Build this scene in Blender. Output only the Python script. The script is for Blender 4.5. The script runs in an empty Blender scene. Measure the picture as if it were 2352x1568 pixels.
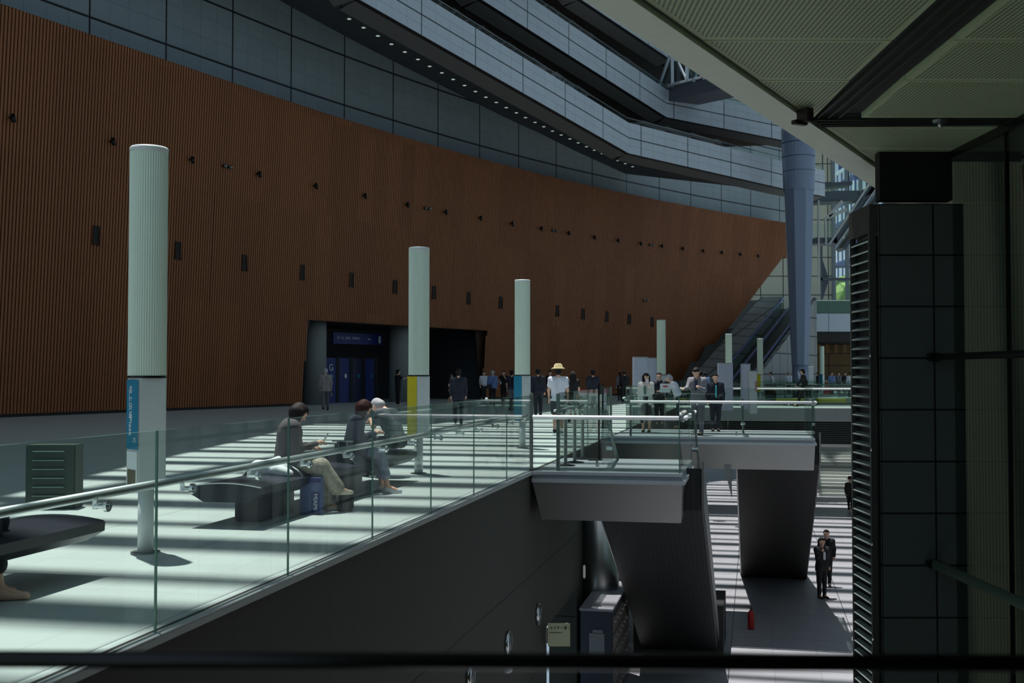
import bpy, bmesh, math, random
import numpy as np
from mathutils import Vector, Matrix
random.seed(7)
C = bpy.context.scene.collection
PI = math.pi
# ------------------------------------------------------------------ camera, sky, sun, exposure
FPX, CX, CY, EYE = 2600.0, 1176.0, 784.0, 1.6
PITCH = math.atan(75/FPX)
cam_d = bpy.data.cameras.new('camera'); cam = bpy.data.objects.new('camera', cam_d); C.objects.link(cam)
cam.location = (0, 0, EYE); cam.rotation_euler = (PI/2+PITCH, 0, 0)
cam_d.sensor_width = 36; cam_d.lens = 36*FPX/2352; cam_d.clip_start = .05; cam_d.clip_end = 2000
cam_d.dof.use_dof = True; cam_d.dof.focus_distance = 15; cam_d.dof.aperture_fstop = 4.0
bpy.context.scene.camera = cam
w = bpy.data.worlds.new('world'); bpy.context.scene.world = w; w.use_nodes = True
wb = w.node_tree.nodes['Background']; wb.inputs[0].default_value = (.62, .82, 1, 1); wb.inputs[1].default_value = .50
SUNV = Vector((.11, -.155, -1))
sd = bpy.data.lights.new('sun', 'SUN'); sd.energy = 6.5; sd.angle = math.radians(.53); sd.color = (1, .985, .94)
sun = bpy.data.objects.new('sun', sd); C.objects.link(sun); sun.rotation_euler = SUNV.to_track_quat('-Z', 'Y').to_euler()
vs = bpy.context.scene.view_settings
vs.view_transform = 'Standard'; vs.look = 'None'; vs.exposure = 0; vs.gamma = 1; vs.use_curve_mapping = False
# ------------------------------------------------------------------ helpers
def ray(px, py):
    c, s = math.cos(PITCH), math.sin(PITCH)
    a, b = (px-CX)/FPX, (CY-py)/FPX
    return Vector((a, c-b*s, s+b*c))
def PY(px, py, Y):
    d = ray(px, py); return Vector((0, 0, EYE))+d*(Y/d.y)
def PZ(px, py, z):
    d = ray(px, py); return Vector((0, 0, EYE))+d*((z-EYE)/d.z)
def proj(p):
    c, s = math.cos(PITCH), math.sin(PITCH)
    z = p[2]-EYE; f = p[1]*c+z*s; u = -p[1]*s+z*c
    return CX+FPX*p[0]/f, CY-FPX*u/f
AX = math.atan(555/FPX)                       # hall axis, turned right of the view
AV = Vector((math.sin(AX), math.cos(AX), 0)); RV = Vector((math.cos(AX), -math.sin(AX), 0))
E0 = Vector((.395-19*math.tan(AX), 0, 0))
def HS(s, t, z=0): return E0+AV*s+RV*t+Vector((0, 0, z))
def sY(Y): return Y/math.cos(AX)
def lin(c):
    return tuple(((v/255)/12.92 if v/255 <= .04045 else ((v/255+.055)/1.055)**2.4) for v in c)
MATS = {}
def mat(name, rgb, rough=.6, metal=0, noise=0, nscale=8, emit=None, es=1, bump=0, aniso=None, spec=.5):
    if name in MATS: return MATS[name]
    m = bpy.data.materials.new(name); m.use_nodes = True; nt = m.node_tree; b = nt.nodes['Principled BSDF']
    col = lin(rgb)+(1,)
    b.inputs['Base Color'].default_value = col; b.inputs['Roughness'].default_value = rough; b.inputs['Metallic'].default_value = metal
    b.inputs['Specular IOR Level'].default_value = spec
    tc = nt.nodes.new('ShaderNodeTexCoord')
    n = nt.nodes.new('ShaderNodeTexNoise'); n.inputs['Scale'].default_value = nscale; n.inputs['Detail'].default_value = 4
    if aniso:
        mp = nt.nodes.new('ShaderNodeMapping'); mp.inputs['Scale'].default_value = aniso
        nt.links.new(tc.outputs['Object'], mp.inputs[0]); nt.links.new(mp.outputs[0], n.inputs['Vector'])
    else: nt.links.new(tc.outputs['Object'], n.inputs['Vector'])
    amt = noise if noise else .06
    mx = nt.nodes.new('ShaderNodeMix'); mx.data_type = 'RGBA'
    mx.inputs[6].default_value = tuple(v*(1-amt) for v in col[:3])+(1,)
    mx.inputs[7].default_value = tuple(min(1, v*(1+amt)) for v in col[:3])+(1,)
    nt.links.new(n.outputs['Fac'], mx.inputs[0]); nt.links.new(mx.outputs[2], b.inputs['Base Color'])
    if emit:
        b.inputs['Emission Color'].default_value = lin(emit)+(1,); b.inputs['Emission Strength'].default_value = es
    if bump:
        bp = nt.nodes.new('ShaderNodeBump'); bp.inputs['Strength'].default_value = bump; bp.inputs['Distance'].default_value = .01
        nt.links.new(n.outputs['Fac'], bp.inputs['Height']); nt.links.new(bp.outputs[0], b.inputs['Normal'])
    MATS[name] = m; return m
def panel_mat(name, rgb, joint, w1, h1, w2, h2, m1=.03, m2=.008, rough=.6, noise=.12, var=.06):
    """stone or metal panels laid out on the UV map in metres: bold joints w1 x h1, fine joints w2 x h2"""
    m = bpy.data.materials.new(name); m.use_nodes = True; nt = m.node_tree; b = nt.nodes['Principled BSDF']
    b.inputs['Roughness'].default_value = rough
    uv = nt.nodes.new('ShaderNodeUVMap')
    def brick(w_, h_, ms, c1, c2, mc):
        t = nt.nodes.new('ShaderNodeTexBrick'); t.offset = 0; t.offset_frequency = 1; t.squash = 1
        t.inputs['Scale'].default_value = 1; t.inputs['Brick Width'].default_value = w_; t.inputs['Row Height'].default_value = h_
        t.inputs['Mortar Size'].default_value = ms; t.inputs['Mortar Smooth'].default_value = 0.1; t.inputs['Bias'].default_value = 0
        t.inputs['Color1'].default_value = c1; t.inputs['Color2'].default_value = c2; t.inputs['Mortar'].default_value = mc
        nt.links.new(uv.outputs[0], t.inputs['Vector']); return t
    c = lin(rgb); f = lambda k: tuple(v*k for v in c)+(1,)
    t2 = brick(w2, h2, m2, f(1-var), f(1+var), f(.62))
    t1 = brick(w1, h1, m1, (1, 1, 1, 1), (1, 1, 1, 1), tuple(lin(joint))+(1,))
    t1.inputs['Color2'].default_value = (1-var, 1-var, 1-var, 1)
    mu = nt.nodes.new('ShaderNodeMix'); mu.data_type = 'RGBA'; mu.blend_type = 'MULTIPLY'; mu.inputs[0].default_value = 1
    nt.links.new(t2.outputs[0], mu.inputs[6]); nt.links.new(t1.outputs[0], mu.inputs[7])
    n = nt.nodes.new('ShaderNodeTexNoise'); n.inputs['Scale'].default_value = 2.5; n.inputs['Detail'].default_value = 8
    nt.links.new(uv.outputs[0], n.inputs['Vector'])
    mr = nt.nodes.new('ShaderNodeMapRange'); mr.inputs[3].default_value = 1-noise; mr.inputs[4].default_value = 1+noise
    nt.links.new(n.outputs[0], mr.inputs[0])
    m3 = nt.nodes.new('ShaderNodeMix'); m3.data_type = 'RGBA'; m3.blend_type = 'MULTIPLY'; m3.inputs[0].default_value = 1
    nt.links.new(mu.outputs[2], m3.inputs[6]); nt.links.new(mr.outputs[0], m3.inputs[7]); nt.links.new(m3.outputs[2], b.inputs['Base Color'])
    return m
def glass_mat(name, tint, refl=.06, rough=0):
    m = bpy.data.materials.new(name); m.use_nodes = True; nt = m.node_tree; nt.nodes.remove(nt.nodes['Principled BSDF'])
    t = nt.nodes.new('ShaderNodeBsdfTransparent'); t.inputs[0].default_value = tint+(1,)
    g = nt.nodes.new('ShaderNodeBsdfGlossy'); g.inputs['Roughness'].default_value = rough
    fc = nt.nodes.new('ShaderNodeLayerWeight'); pw = nt.nodes.new('ShaderNodeMath'); pw.operation = 'POWER'; pw.inputs[1].default_value = 4.5
    nt.links.new(fc.outputs['Facing'], pw.inputs[0]); lw = nt.nodes.new('ShaderNodeMapRange'); lw.inputs[3].default_value = refl*.5; lw.inputs[4].default_value = .8
    nt.links.new(pw.outputs[0], lw.inputs[0])
    mx = nt.nodes.new('ShaderNodeMixShader')
    nt.links.new(lw.outputs[0], mx.inputs[0]); nt.links.new(t.outputs[0], mx.inputs[1]); nt.links.new(g.outputs[0], mx.inputs[2])
    nt.links.new(mx.outputs[0], nt.nodes['Material Output'].inputs[0])
    return m
def obj(name, bm, m, parent=None, smooth=False):
    me = bpy.data.meshes.new(name); bm.to_mesh(me); bm.free()
    for mm in (m if isinstance(m, (list, tuple)) else [m]): me.materials.append(mm)
    if smooth:
        for p in me.polygons: p.use_smooth = True
    o = bpy.data.objects.new(name, me); C.objects.link(o)
    if parent: o.parent = parent
    return o
def tag(o, label=None, cat=None, group=None, kind=None):
    if label: o['label'] = label
    if cat: o['category'] = cat
    if group: o['group'] = group
    if kind: o['kind'] = kind
    return o
def thing(name, label, cat, loc=(0, 0, 0), rz=0, group=None):
    o = bpy.data.objects.new(name, None); C.objects.link(o); o.location = loc; o.rotation_euler = (0, 0, rz); o.empty_display_size = .2
    return tag(o, label, cat, group)
def struct(name, bm, m, smooth=False):
    return tag(obj(name, bm, m, None, smooth), kind='structure')
def copy_tree(o, parent=None):
    c = o.copy(); C.objects.link(c)
    if parent: c.parent = parent
    for ch in list(o.children): copy_tree(ch, c)
    return c
def box(bm, c, s, rz=0, mi=0, M=None):
    r = bmesh.ops.create_cube(bm, size=1)
    T = Matrix.Translation(Vector(c)) @ Matrix.Rotation(rz, 4, 'Z') @ Matrix.Diagonal((s[0], s[1], s[2], 1))
    if M is not None: T = M @ T
    bmesh.ops.transform(bm, matrix=T, verts=r['verts'])
    if mi:
        for f in set(f for v in r['verts'] for f in v.link_faces): f.material_index = mi
    return r['verts']
def B(c, s, rz=0, bev=0):
    bm = bmesh.new(); box(bm, c, s, rz)
    if bev: bmesh.ops.bevel(bm, geom=bm.edges[:], offset=bev, segments=2, affect='EDGES')
    return bm
def beam(bm, a, b, w, h=None, up=Vector((0, 0, 1)), mi=0):
    """rectangular bar from a to b, w wide, h high"""
    a, b = Vector(a), Vector(b); h = h or w; d = (b-a); L = d.length; d.normalize()
    if abs(d.dot(up)) > .99: up = Vector((0, 1, 0))
    x = d.cross(up).normalized(); z = x.cross(d)
    M = Matrix((x, d, z)).transposed().to_4x4(); M.translation = (a+b)/2
    box(bm, (0, 0, 0), (w, L, h), 0, mi, M)
def tube(bm, a, b, r1, r2=None, seg=12, caps=True):
    a, b = Vector(a), Vector(b); r2 = r1 if r2 is None else r2; d = b-a; L = d.length
    r = bmesh.ops.create_cone(bm, cap_ends=caps, segments=seg, radius1=r1, radius2=r2, depth=L)
    q = Vector((0, 0, 1)).rotation_difference(d.normalized())
    bmesh.ops.transform(bm, matrix=Matrix.Translation((a+b)/2) @ q.to_matrix().to_4x4(), verts=r['verts'])
def ball(bm, c, r, s=(1, 1, 1), seg=12):
    q = bmesh.ops.create_uvsphere(bm, u_segments=seg, v_segments=seg//2+2, radius=r)
    bmesh.ops.transform(bm, matrix=Matrix.Translation(Vector(c)) @ Matrix.Diagonal((*s, 1)), verts=q['verts'])
def lathe(prof, seg=24, c=(0, 0), ph=0):
    bm = bmesh.new(); rings = []
    for r, z in prof: rings.append([bm.verts.new((c[0]+r*math.cos(ph+2*PI*i/seg), c[1]+r*math.sin(ph+2*PI*i/seg), z)) for i in range(seg)])
    for a, b in zip(rings, rings[1:]):
        for i in range(seg): bm.faces.new((a[i], a[(i+1) % seg], b[(i+1) % seg], b[i]))
    bm.faces.new(rings[0][::-1]); bm.faces.new(rings[-1]); return bm
def prism(bm, pts, z0, z1, mi=0):
    """flat polygon pts (x,y) from z0 to z1"""
    a = [bm.verts.new((p[0], p[1], z0)) for p in pts]; b = [bm.verts.new((p[0], p[1], z1)) for p in pts]; n = len(pts)
    fs = [bm.faces.new(b), bm.faces.new(a[::-1])]+[bm.faces.new((a[i], a[(i+1) % n], b[(i+1) % n], b[i])) for i in range(n)]
    for f in fs: f.material_index = mi
    return fs
def extrude(bm, pts, v, mi=0):
    """polygon of 3-D pts pushed along v"""
    v = Vector(v); a = [bm.verts.new(p) for p in pts]; b = [bm.verts.new(Vector(p)+v) for p in pts]; n = len(pts)
    for f in [bm.faces.new(b), bm.faces.new(a[::-1])]+[bm.faces.new((a[i], a[(i+1) % n], b[(i+1) % n], b[i])) for i in range(n)]: f.material_index = mi
def norm(bm): bmesh.ops.recalc_face_normals(bm, faces=bm.faces[:]); return bm
def uv_box(bm):
    """UVs in metres: horizontal run and height on upright faces, plan on level ones"""
    uv = bm.loops.layers.uv.verify(); bm.normal_update()
    for f in bm.faces:
        n = f.normal
        if abs(n.z) > .6:
            for l in f.loops:
                p = l.vert.co-E0; l[uv].uv = (p.dot(RV), p.dot(AV))
        else:
            t = Vector((-n.y, n.x, 0)).normalized()
            for l in f.loops: l[uv].uv = (l.vert.co.dot(t), l.vert.co.z)
    return bm
def wall_strip(pts, z0f, z1f, th=0):
    """upright sheet (or slab th thick) along plan polyline pts; UV = run, height"""
    bm = bmesh.new(); uv = bm.loops.layers.uv.verify(); s = 0; run = [0]
    for a, b in zip(pts, pts[1:]): s += (Vector(b)-Vector(a)).to_2d().length; run.append(s)
    n = len(pts); nr = []
    for i in range(n):
        a = Vector(pts[max(i-1, 0)]).to_2d(); b = Vector(pts[min(i+1, n-1)]).to_2d(); d = (b-a).normalized(); nr.append(Vector((-d.y, d.x, 0)))
    def layer(off, flip):
        lo = [bm.verts.new(Vector((pts[i][0], pts[i][1], z0f(i)))+nr[i]*off) for i in range(n)]
        hi = [bm.verts.new(Vector((pts[i][0], pts[i][1], z1f(i)))+nr[i]*off) for i in range(n)]
        for i in range(n-1):
            vv = [lo[i], lo[i+1], hi[i+1], hi[i]]; uu = [(run[i], z0f(i)-z0f(0) if th else z0f(i)), (run[i+1], z0f(i+1)-z0f(i+1) if th else z0f(i+1)), (run[i+1], z1f(i+1)-z0f(i+1) if th else z1f(i+1)), (run[i], z1f(i)-z0f(i) if th else z1f(i))]
            if th: uu[0] = (run[i], 0)
            f = bm.faces.new(vv)
            for l, u in zip(f.loops, uu): l[uv].uv = u
        return lo, hi
    lo, hi = layer(0, False)
    if th:
        lo2, hi2 = layer(th, True)
        for i in range(n-1):
            bm.faces.new((hi[i], hi[i+1], hi2[i+1], hi2[i])); bm.faces.new((lo[i], lo2[i], lo2[i+1], lo[i+1]))
        bm.faces.new((lo[0], hi[0], hi2[0], lo2[0])); bm.faces.new((lo[-1], lo2[-1], hi2[-1], hi[-1]))
    return bm
def text(name, s, size, m, parent, loc, rot, align='LEFT', ext=.002):
    cu = bpy.data.curves.new(name, 'FONT'); cu.body = s; cu.size = size; cu.extrude = ext; cu.align_x = align
    o = bpy.data.objects.new(name, cu); C.objects.link(o); cu.materials.append(m); o.location = loc; o.rotation_euler = rot
    dg = bpy.context.evaluated_depsgraph_get(); dg.update(); me = bpy.data.meshes.new_from_object(o.evaluated_get(dg)); bpy.data.objects.remove(o)
    me.materials.clear(); me.materials.append(m); o = bpy.data.objects.new(name, me); C.objects.link(o); o.location = loc; o.rotation_euler = rot
    if parent: o.parent = parent
    return o
ORD = 'first second third fourth fifth sixth seventh eighth ninth tenth eleventh twelfth thirteenth fourteenth fifteenth sixteenth seventeenth eighteenth nineteenth twentieth'.split()
def ordn(i, n):
    if i == 0: return 'leftmost'
    if i == n-1: return 'rightmost'
    if i <= n//2 and i < 20: return ORD[i]+' from the left'
    return ORD[n-1-i]+' from the right'
# ------------------------------------------------------------------ materials
M_floor = panel_mat('deck granite', (178, 188, 186), (166, 172, 170), 3, 3, .6, .6, .006, .002, .45, .06, .02)
M_low = panel_mat('lower floor stone', (150, 150, 156), (130, 130, 130), 3, 3, 1, 1, .012, .006, .4, .08, .03)
M_grey = panel_mat('grey stone panels', (142, 156, 160), (40, 44, 46), 4.4, 2.75, 1.1, .92, .05, .012, .6, .05, .03)
M_rib = panel_mat('parapet panels', (178, 190, 198), (50, 50, 54), 4.4, 1.02, 1.1, .51, .035, .012, .55, .05, .03)
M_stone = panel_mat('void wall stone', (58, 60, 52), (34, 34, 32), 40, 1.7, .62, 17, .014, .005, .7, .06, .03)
M_block = panel_mat('dark stone block', (78, 86, 82), (40, 40, 40), .463, .44, 4, 4, .008, .002, .5, .05, .02)
M_beige = panel_mat('beige stone', (170, 172, 155), (70, 72, 66), 2.4, 2.0, 2.4, 2.0, .05, .01, .7, .05, .03)
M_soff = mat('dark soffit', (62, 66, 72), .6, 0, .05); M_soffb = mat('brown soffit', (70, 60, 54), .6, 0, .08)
M_steel = mat('brushed steel', (168, 170, 168), .33, 1, .05, 30, aniso=(1, 1, 40), bump=.05)
M_steel2 = mat('polished steel', (210, 214, 214), .16, 1); M_satin = mat('satin steel posts', (120, 126, 124), .35, .8)
M_rail = mat('handrail steel', (214, 222, 222), .36, .85); M_railsun = mat('sunlit rail steel', (248, 250, 250), .3, 0); M_lip = mat('landing lip steel', (196, 202, 204), .45, .5)  # landing rails: the sunlit white of the steel is put into the colour
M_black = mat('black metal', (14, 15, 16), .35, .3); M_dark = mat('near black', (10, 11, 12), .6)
M_leather = mat('navy leather', (26, 32, 44), .42, 0, .1, 14, bump=.15, spec=.4)
M_white = mat('white enamel', (196, 204, 204), .4); M_lant = mat('lantern acrylic', (206, 222, 205), .3, 0, .03)
M_colbl = mat('blue grey painted steel', (118, 134, 156), .45, .1, .04)
M_glass = glass_mat('rail glass', (.90, .955, .93)); M_gedge = mat('glass edge', (96, 136, 122), .25, 0, .05)
M_winglass = glass_mat('window glass', (.70, .80, .76)); M_curtain = glass_mat('curtain glass', (.86, .94, .95))
M_teal = mat('teal vinyl', (8, 118, 150), .5); M_yel = mat('yellow vinyl', (196, 184, 24), .5); M_txt = mat('white print', (225, 230, 230), .6)
M_navy = mat('navy vinyl', (22, 40, 110), .5); M_red = mat('red enamel', (170, 22, 20), .5); M_cream = mat('cream board', (205, 208, 168), .7)
M_ink = mat('dark print', (50, 55, 55), .7); M_conc = mat('concrete', (120, 124, 122), .8, 0, .12, 3)
def slat_mat(name, a, b, pitch, axis, rough=.6):
    m = bpy.data.materials.new(name); m.use_nodes = True; nt = m.node_tree; bs = nt.nodes['Principled BSDF']; bs.inputs['Roughness'].default_value = rough
    tc = nt.nodes.new('ShaderNodeTexCoord'); sx = nt.nodes.new('ShaderNodeSeparateXYZ'); nt.links.new(tc.outputs['Object'], sx.inputs[0])
    mm = nt.nodes.new('ShaderNodeMath'); mm.operation = 'PINGPONG'; mm.inputs[1].default_value = pitch/2; nt.links.new(sx.outputs[axis], mm.inputs[0])
    cr = nt.nodes.new('ShaderNodeMapRange'); cr.inputs[1].default_value = pitch*.18; cr.inputs[2].default_value = pitch*.3; nt.links.new(mm.outputs[0], cr.inputs[0])
    mx = nt.nodes.new('ShaderNodeMix'); mx.data_type = 'RGBA'; mx.inputs[6].default_value = lin(a)+(1,); mx.inputs[7].default_value = lin(b)+(1,)
    nt.links.new(cr.outputs[0], mx.inputs[0]); nt.links.new(mx.outputs[2], bs.inputs['Base Color']); return m
# ------------------------------------------------------------------ brown wall of hall (ribbed, leaning in)
ZT, LEAN = 15.0, .055
TOP = [(0, 9), (165, 65), (344, 126), (497, 180), (630, 222), (744, 260), (846, 293), (936, 317), (1093, 363), (1225, 400), (1346, 425), (1497, 459), (1676, 493), (1800, 510), (1815, 513)]
tp = [PZ(x, y, ZT) for x, y in TOP]
tp = [tp[0]+(tp[0]-tp[1])*k for k in (9, 7, 5, 3, 1.5)]+tp
q = np.array([[p.x, p.y] for p in tp])
for _ in range(2):                                   # even out the traced curve
    q2 = q.copy(); q2[1:-1] = (q[:-2]+2*q[1:-1]+q[2:])/4; q = q2
seg = np.r_[0, np.cumsum(np.hypot(*(q[1:]-q[:-1]).T))]; WL = seg[-1]
def wplan(s):
    s_ = min(max(s, 0), WL); x = np.interp(s_, seg, q[:, 0]); y = np.interp(s_, seg, q[:, 1])
    e = .6; x1, y1 = np.interp(min(s_+e, WL), seg, q[:, 0]), np.interp(min(s_+e, WL), seg, q[:, 1]); x0, y0 = np.interp(max(s_-e, 0), seg, q[:, 0]), np.interp(max(s_-e, 0), seg, q[:, 1])
    d = Vector((x1-x0, y1-y0, 0)).normalized()
    return Vector((x, y, 0)), d, Vector((d.y, -d.x, 0))     # point, run, normal into the hall
def wp(s, z, out=0):
    p, d, n = wplan(s); r = p-n*(LEAN*(ZT-z))+n*out; r.z = z; return r
SS = np.linspace(0, WL, 1600); WPC = [wplan(s) for s in SS]
def wfind(px, py=None, z=None):
    zz = 5 if z is None else z; s = 0
    for _ in range(6):
        best = min(range(len(SS)), key=lambda i: abs(proj((lambda p: (p.x, p.y, zz))(WPC[i][0]-WPC[i][2]*(LEAN*(ZT-zz))))[0]-px))
        s = SS[best]
        if z is not None: break
        Y = wp(s, zz).y; zz = PY(px, py, Y).z
    return s, zz
OB = wfind(690, z=0)[0]; OT = wfind(710, z=4.35)[0]; RB = wfind(1103, z=0)[0]; RT = wfind(1118, z=4.2)[0]; ZO = 4.35
CUT = [(wfind(1555, z=0)[0], .3), (wfind(1690, z=6.2)[0], 6.2), (wfind(1798, z=12)[0], 11.9)]
def zcut(s): return float(np.interp(s, [c[0] for c in CUT], [c[1] for c in CUT]))
m = bpy.data.materials.new('brown ribbed cladding'); m.use_nodes = True; nt = m.node_tree; b = nt.nodes['Principled BSDF']; b.inputs['Roughness'].default_value = .62
uvn = nt.nodes.new('ShaderNodeUVMap'); bt = nt.nodes.new('ShaderNodeTexBrick'); bt.offset = .37; nt.links.new(uvn.outputs[0], bt.inputs[0])
bt.inputs['Scale'].default_value = 1; bt.inputs['Brick Width'].default_value = 1.24; bt.inputs['Row Height'].default_value = 4.9; bt.inputs['Mortar Size'].default_value = 0
bt.inputs['Color1'].default_value = lin((150, 92, 52))+(1,); bt.inputs['Color2'].default_value = lin((138, 83, 46))+(1,); nt.links.new(bt.outputs[0], b.inputs[0])
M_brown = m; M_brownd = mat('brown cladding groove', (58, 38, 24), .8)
bm = bmesh.new(); uv = bm.loops.layers.uv.verify(); PITCHR = .155
def wquad(s0, s1, za, zb, o0, o1, mi):
    vv = [bm.verts.new(wp(s0, za, o0)), bm.verts.new(wp(s1, za, o1)), bm.verts.new(wp(s1, zb, o1)), bm.verts.new(wp(s0, zb, o0))]
    f = bm.faces.new(vv); f.material_index = mi
    for l, u in zip(f.loops, ((s0, za), (s1, za), (s1, zb), (s0, zb))): l[uv].uv = u
def pieces(s):
    if s > CUT[0][0]: return [(zcut(s), ZT)]
    if s < OB or s > RT: return [(.12, ZT)]
    if s < OT: return [((s-OB)/(OT-OB)*ZO, ZT)]
    if s < RB: return [(ZO, ZT)]
    return [(.12, (s-RB)/(RT-RB)*ZO), (ZO, ZT)]
s = 0
while s < WL-PITCHR:
    for za, zb in pieces(s+PITCHR/2):
        if zb-za < .05: continue
        wquad(s, s+.095, za, zb, .05, .05, 0); wquad(s+.095, s+.095, za, zb, .05, 0, 1); wquad(s+.095, s+PITCHR, za, zb, 0, 0, 1); wquad(s, s, za, zb, 0, .05, 0)
    s += PITCHR
struct('wall_left', bm, [M_brown, M_brownd])
# solid backing of the brown wall and its capping ledge
bm = bmesh.new(); N = 120
for i in range(N):
    a, c_ = WL*i/N, WL*(i+1)/N
    v = [wp(a, ZT, .06), wp(c_, ZT, .06), wp(c_, ZT, -2.1), wp(a, ZT, -2.1)]; bm.faces.new([bm.verts.new(x) for x in v])
    v = [wp(a, ZT, -.35), wp(c_, ZT, -.35)]; z0a, z0c = max(p[0] for p in pieces(a)), max(p[0] for p in pieces(c_))
    bm.faces.new([bm.verts.new(x) for x in (v[0], v[1], wp(c_, z0c, -.35), wp(a, z0a, -.35))])
struct('wall_left_backing', bm, M_brownd)
bm = bmesh.new(); s = 0
while s < CUT[0][0]:
    if not (OB-.5 < s < RT):
        v = [wp(s, 0, .02), wp(s+.5, 0, .02), wp(s+.5, .13, .02), wp(s, .13, .02)]; bm.faces.new([bm.verts.new(x) for x in v])
    s += .5
struct('baseboard_left', bm, M_dark)
# ------------------------------------------------------------------ entrance recess in the brown wall
mid = (OB+RT)/2
def rec(s, back, z): return wp(s, z, -back)
bm = bmesh.new(); DEP = 7.0
def quad(bm, *v): return bm.faces.new([bm.verts.new(x) for x in v])
quad(bm, rec(OB-1, DEP, 0), rec(RT+1, DEP, 0), rec(RT+1, DEP, ZO+.4), rec(OB-1, DEP, ZO+.4))
quad(bm, rec(OB-.8, .3, 0), rec(OB-1, DEP, 0), rec(OB-1, DEP, ZO+.4), rec(OB+1, .3, ZO+.4))
quad(bm, rec(RT+.2, .3, 0), rec(RT+1, DEP, 0), rec(RT+1, DEP, ZO+.4), rec(RT+1.2, .3, ZO+.4))
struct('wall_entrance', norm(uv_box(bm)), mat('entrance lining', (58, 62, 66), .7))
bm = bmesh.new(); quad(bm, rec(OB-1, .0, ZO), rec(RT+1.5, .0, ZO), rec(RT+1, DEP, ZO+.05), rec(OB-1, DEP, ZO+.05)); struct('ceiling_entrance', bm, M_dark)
for px, lab in ((722, 'round concrete pillar at the left jamb of the dark entrance'), (918, 'round concrete pillar in the middle of the dark entrance')):
    s0, _ = wfind(px, z=2); p = rec(s0, 2.2, 0); o = obj('concrete_pillar', lathe([(.62, 0), (.62, ZO)], 28), M_conc, None, True); o.location = PY(px, 900, p.y)*1; o.location.z = 0
    tag(o, lab, 'pillar')
pe = rec(wfind(830, z=2)[0], 5.6, 0); _, de, ne = wplan(wfind(830, z=2)[0]); re_ = math.atan2(de.y, de.x)
t = thing('door_set', 'bank of dark blue glazed doors deep inside the entrance', 'doors', PY(822, 900, pe.y)-Vector((0, 0, PY(822, 900, pe.y).z)), re_)
for k in range(4):
    obj('door_leaf', B((-2.4+k*1.15, 0, 1.25), (.85, .06, 2.5)), M_navy if k in (0, 1, 3) else mat('deep navy door', (12, 20, 60), .4), t)
    obj('door_frame', B((-1.82+k*1.15, 0, 1.25), (.28, .1, 2.6)), M_dark, t)
    obj('poster', B((-2.3+k*1.15, -.05, 1.5), (.16, .01, .22)), M_txt if k == 1 else M_teal, t)
text('lettering', 'G', .5, M_txt, t, (-2.6, -.06, 1.8), (PI/2, 0, 0))
t = thing('entrance_banner', 'wide navy sign band with small white lettering above the entrance doors', 'sign', PY(822, 778, pe.y-.6), re_)
obj('band', B((0, 0, 0), (4.4, .12, .62)), M_navy, t); text('lettering', 'ホール  HALL  TOKYO', .2, M_txt, t, (-1.9, -.07, -.05), (PI/2, 0, 0)); text('lettering', 'Plaza', .16, M_txt, t, (.8, -.07, -.05), (PI/2, 0, 0)); obj('symbol', B((1.9, -.07, 0), (.16, .02, .4)), M_txt, t)
# ------------------------------------------------------------------ wall slots and spotlights
M_slot = mat('slot interior', (22, 18, 16), .7)
base = None; cn = 0
for px, py in [(216, 541), (405, 576), (559, 604), (692, 626), (805, 643), (905, 659), (994, 672), (1074, 685), (1148, 695), (1278, 714), (1337, 721), (1392, 727), (1444, 733), (1496, 739)]:
    s0, z0 = wfind(px, py); p, d, n = wplan(s0)
    if base is None:
        base = thing('wall_niche', 'small upright dark niche in the brown ribbed wall, lower row', 'niche', (0, 0, 0), 0, 'dark niches in the brown wall')
        bm = bmesh.new(); box(bm, (0, .0, 0), (.26, .05, .72)); obj('opening', bm, M_slot, base)
        bm = bmesh.new(); box(bm, (-.15, -.02, 0), (.03, .08, .78)); box(bm, (.15, -.02, 0), (.03, .08, .78)); box(bm, (0, -.02, .38), (.33, .08, .03)); obj('frame', bm, M_brownd, base); o = base
    else: o = copy_tree(base)
    o.location = wp(s0, z0, .05); o.rotation_euler = (0, 0, math.atan2(d.y, d.x)); o['label'] = 'upright dark niche in the lower row of the brown wall, '+ordn(cn, 14); cn += 1
spot = None
sp = [(22, 271), (250, 325), (434, 367), (588, 400), (718, 427), (831, 450), (930, 470), (1018, 487), (1098, 501), (1171, 514), (1239, 525), (1301, 535), (1360, 545), (1415, 552), (1467, 559), (1516, 565), (1564, 571), (1610, 576), (1653, 580), (1696, 584), (1737, 588)]
cn = 0
for px, py in sp:
    s0, z0 = wfind(px, py); p, d, n = wplan(s0)
    if spot is None:
        spot = thing('wall_spotlight', 'small black spotlight on the brown ribbed wall, upper row', 'spotlight', (0, 0, 0), 0, 'black spotlights in a row on the brown wall')
        bm = bmesh.new(); tube(bm, (0, 0, 0), (0, -.18, 0), .05); obj('arm', bm, M_black, spot)
        bm = bmesh.new(); tube(bm, (0, -.2, -.16), (0, -.14, .12), .085, .07, 14); obj('lamp_head', bm, M_black, spot, True); o = spot
    else: o = copy_tree(spot)
    o.location = wp(s0, z0, .06); o.rotation_euler = (0, 0, math.atan2(d.y, d.x)); o['label'] = 'black spotlight in the upper row of the brown wall, '+ordn(cn, len(sp)); cn += 1
cams = None
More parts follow.
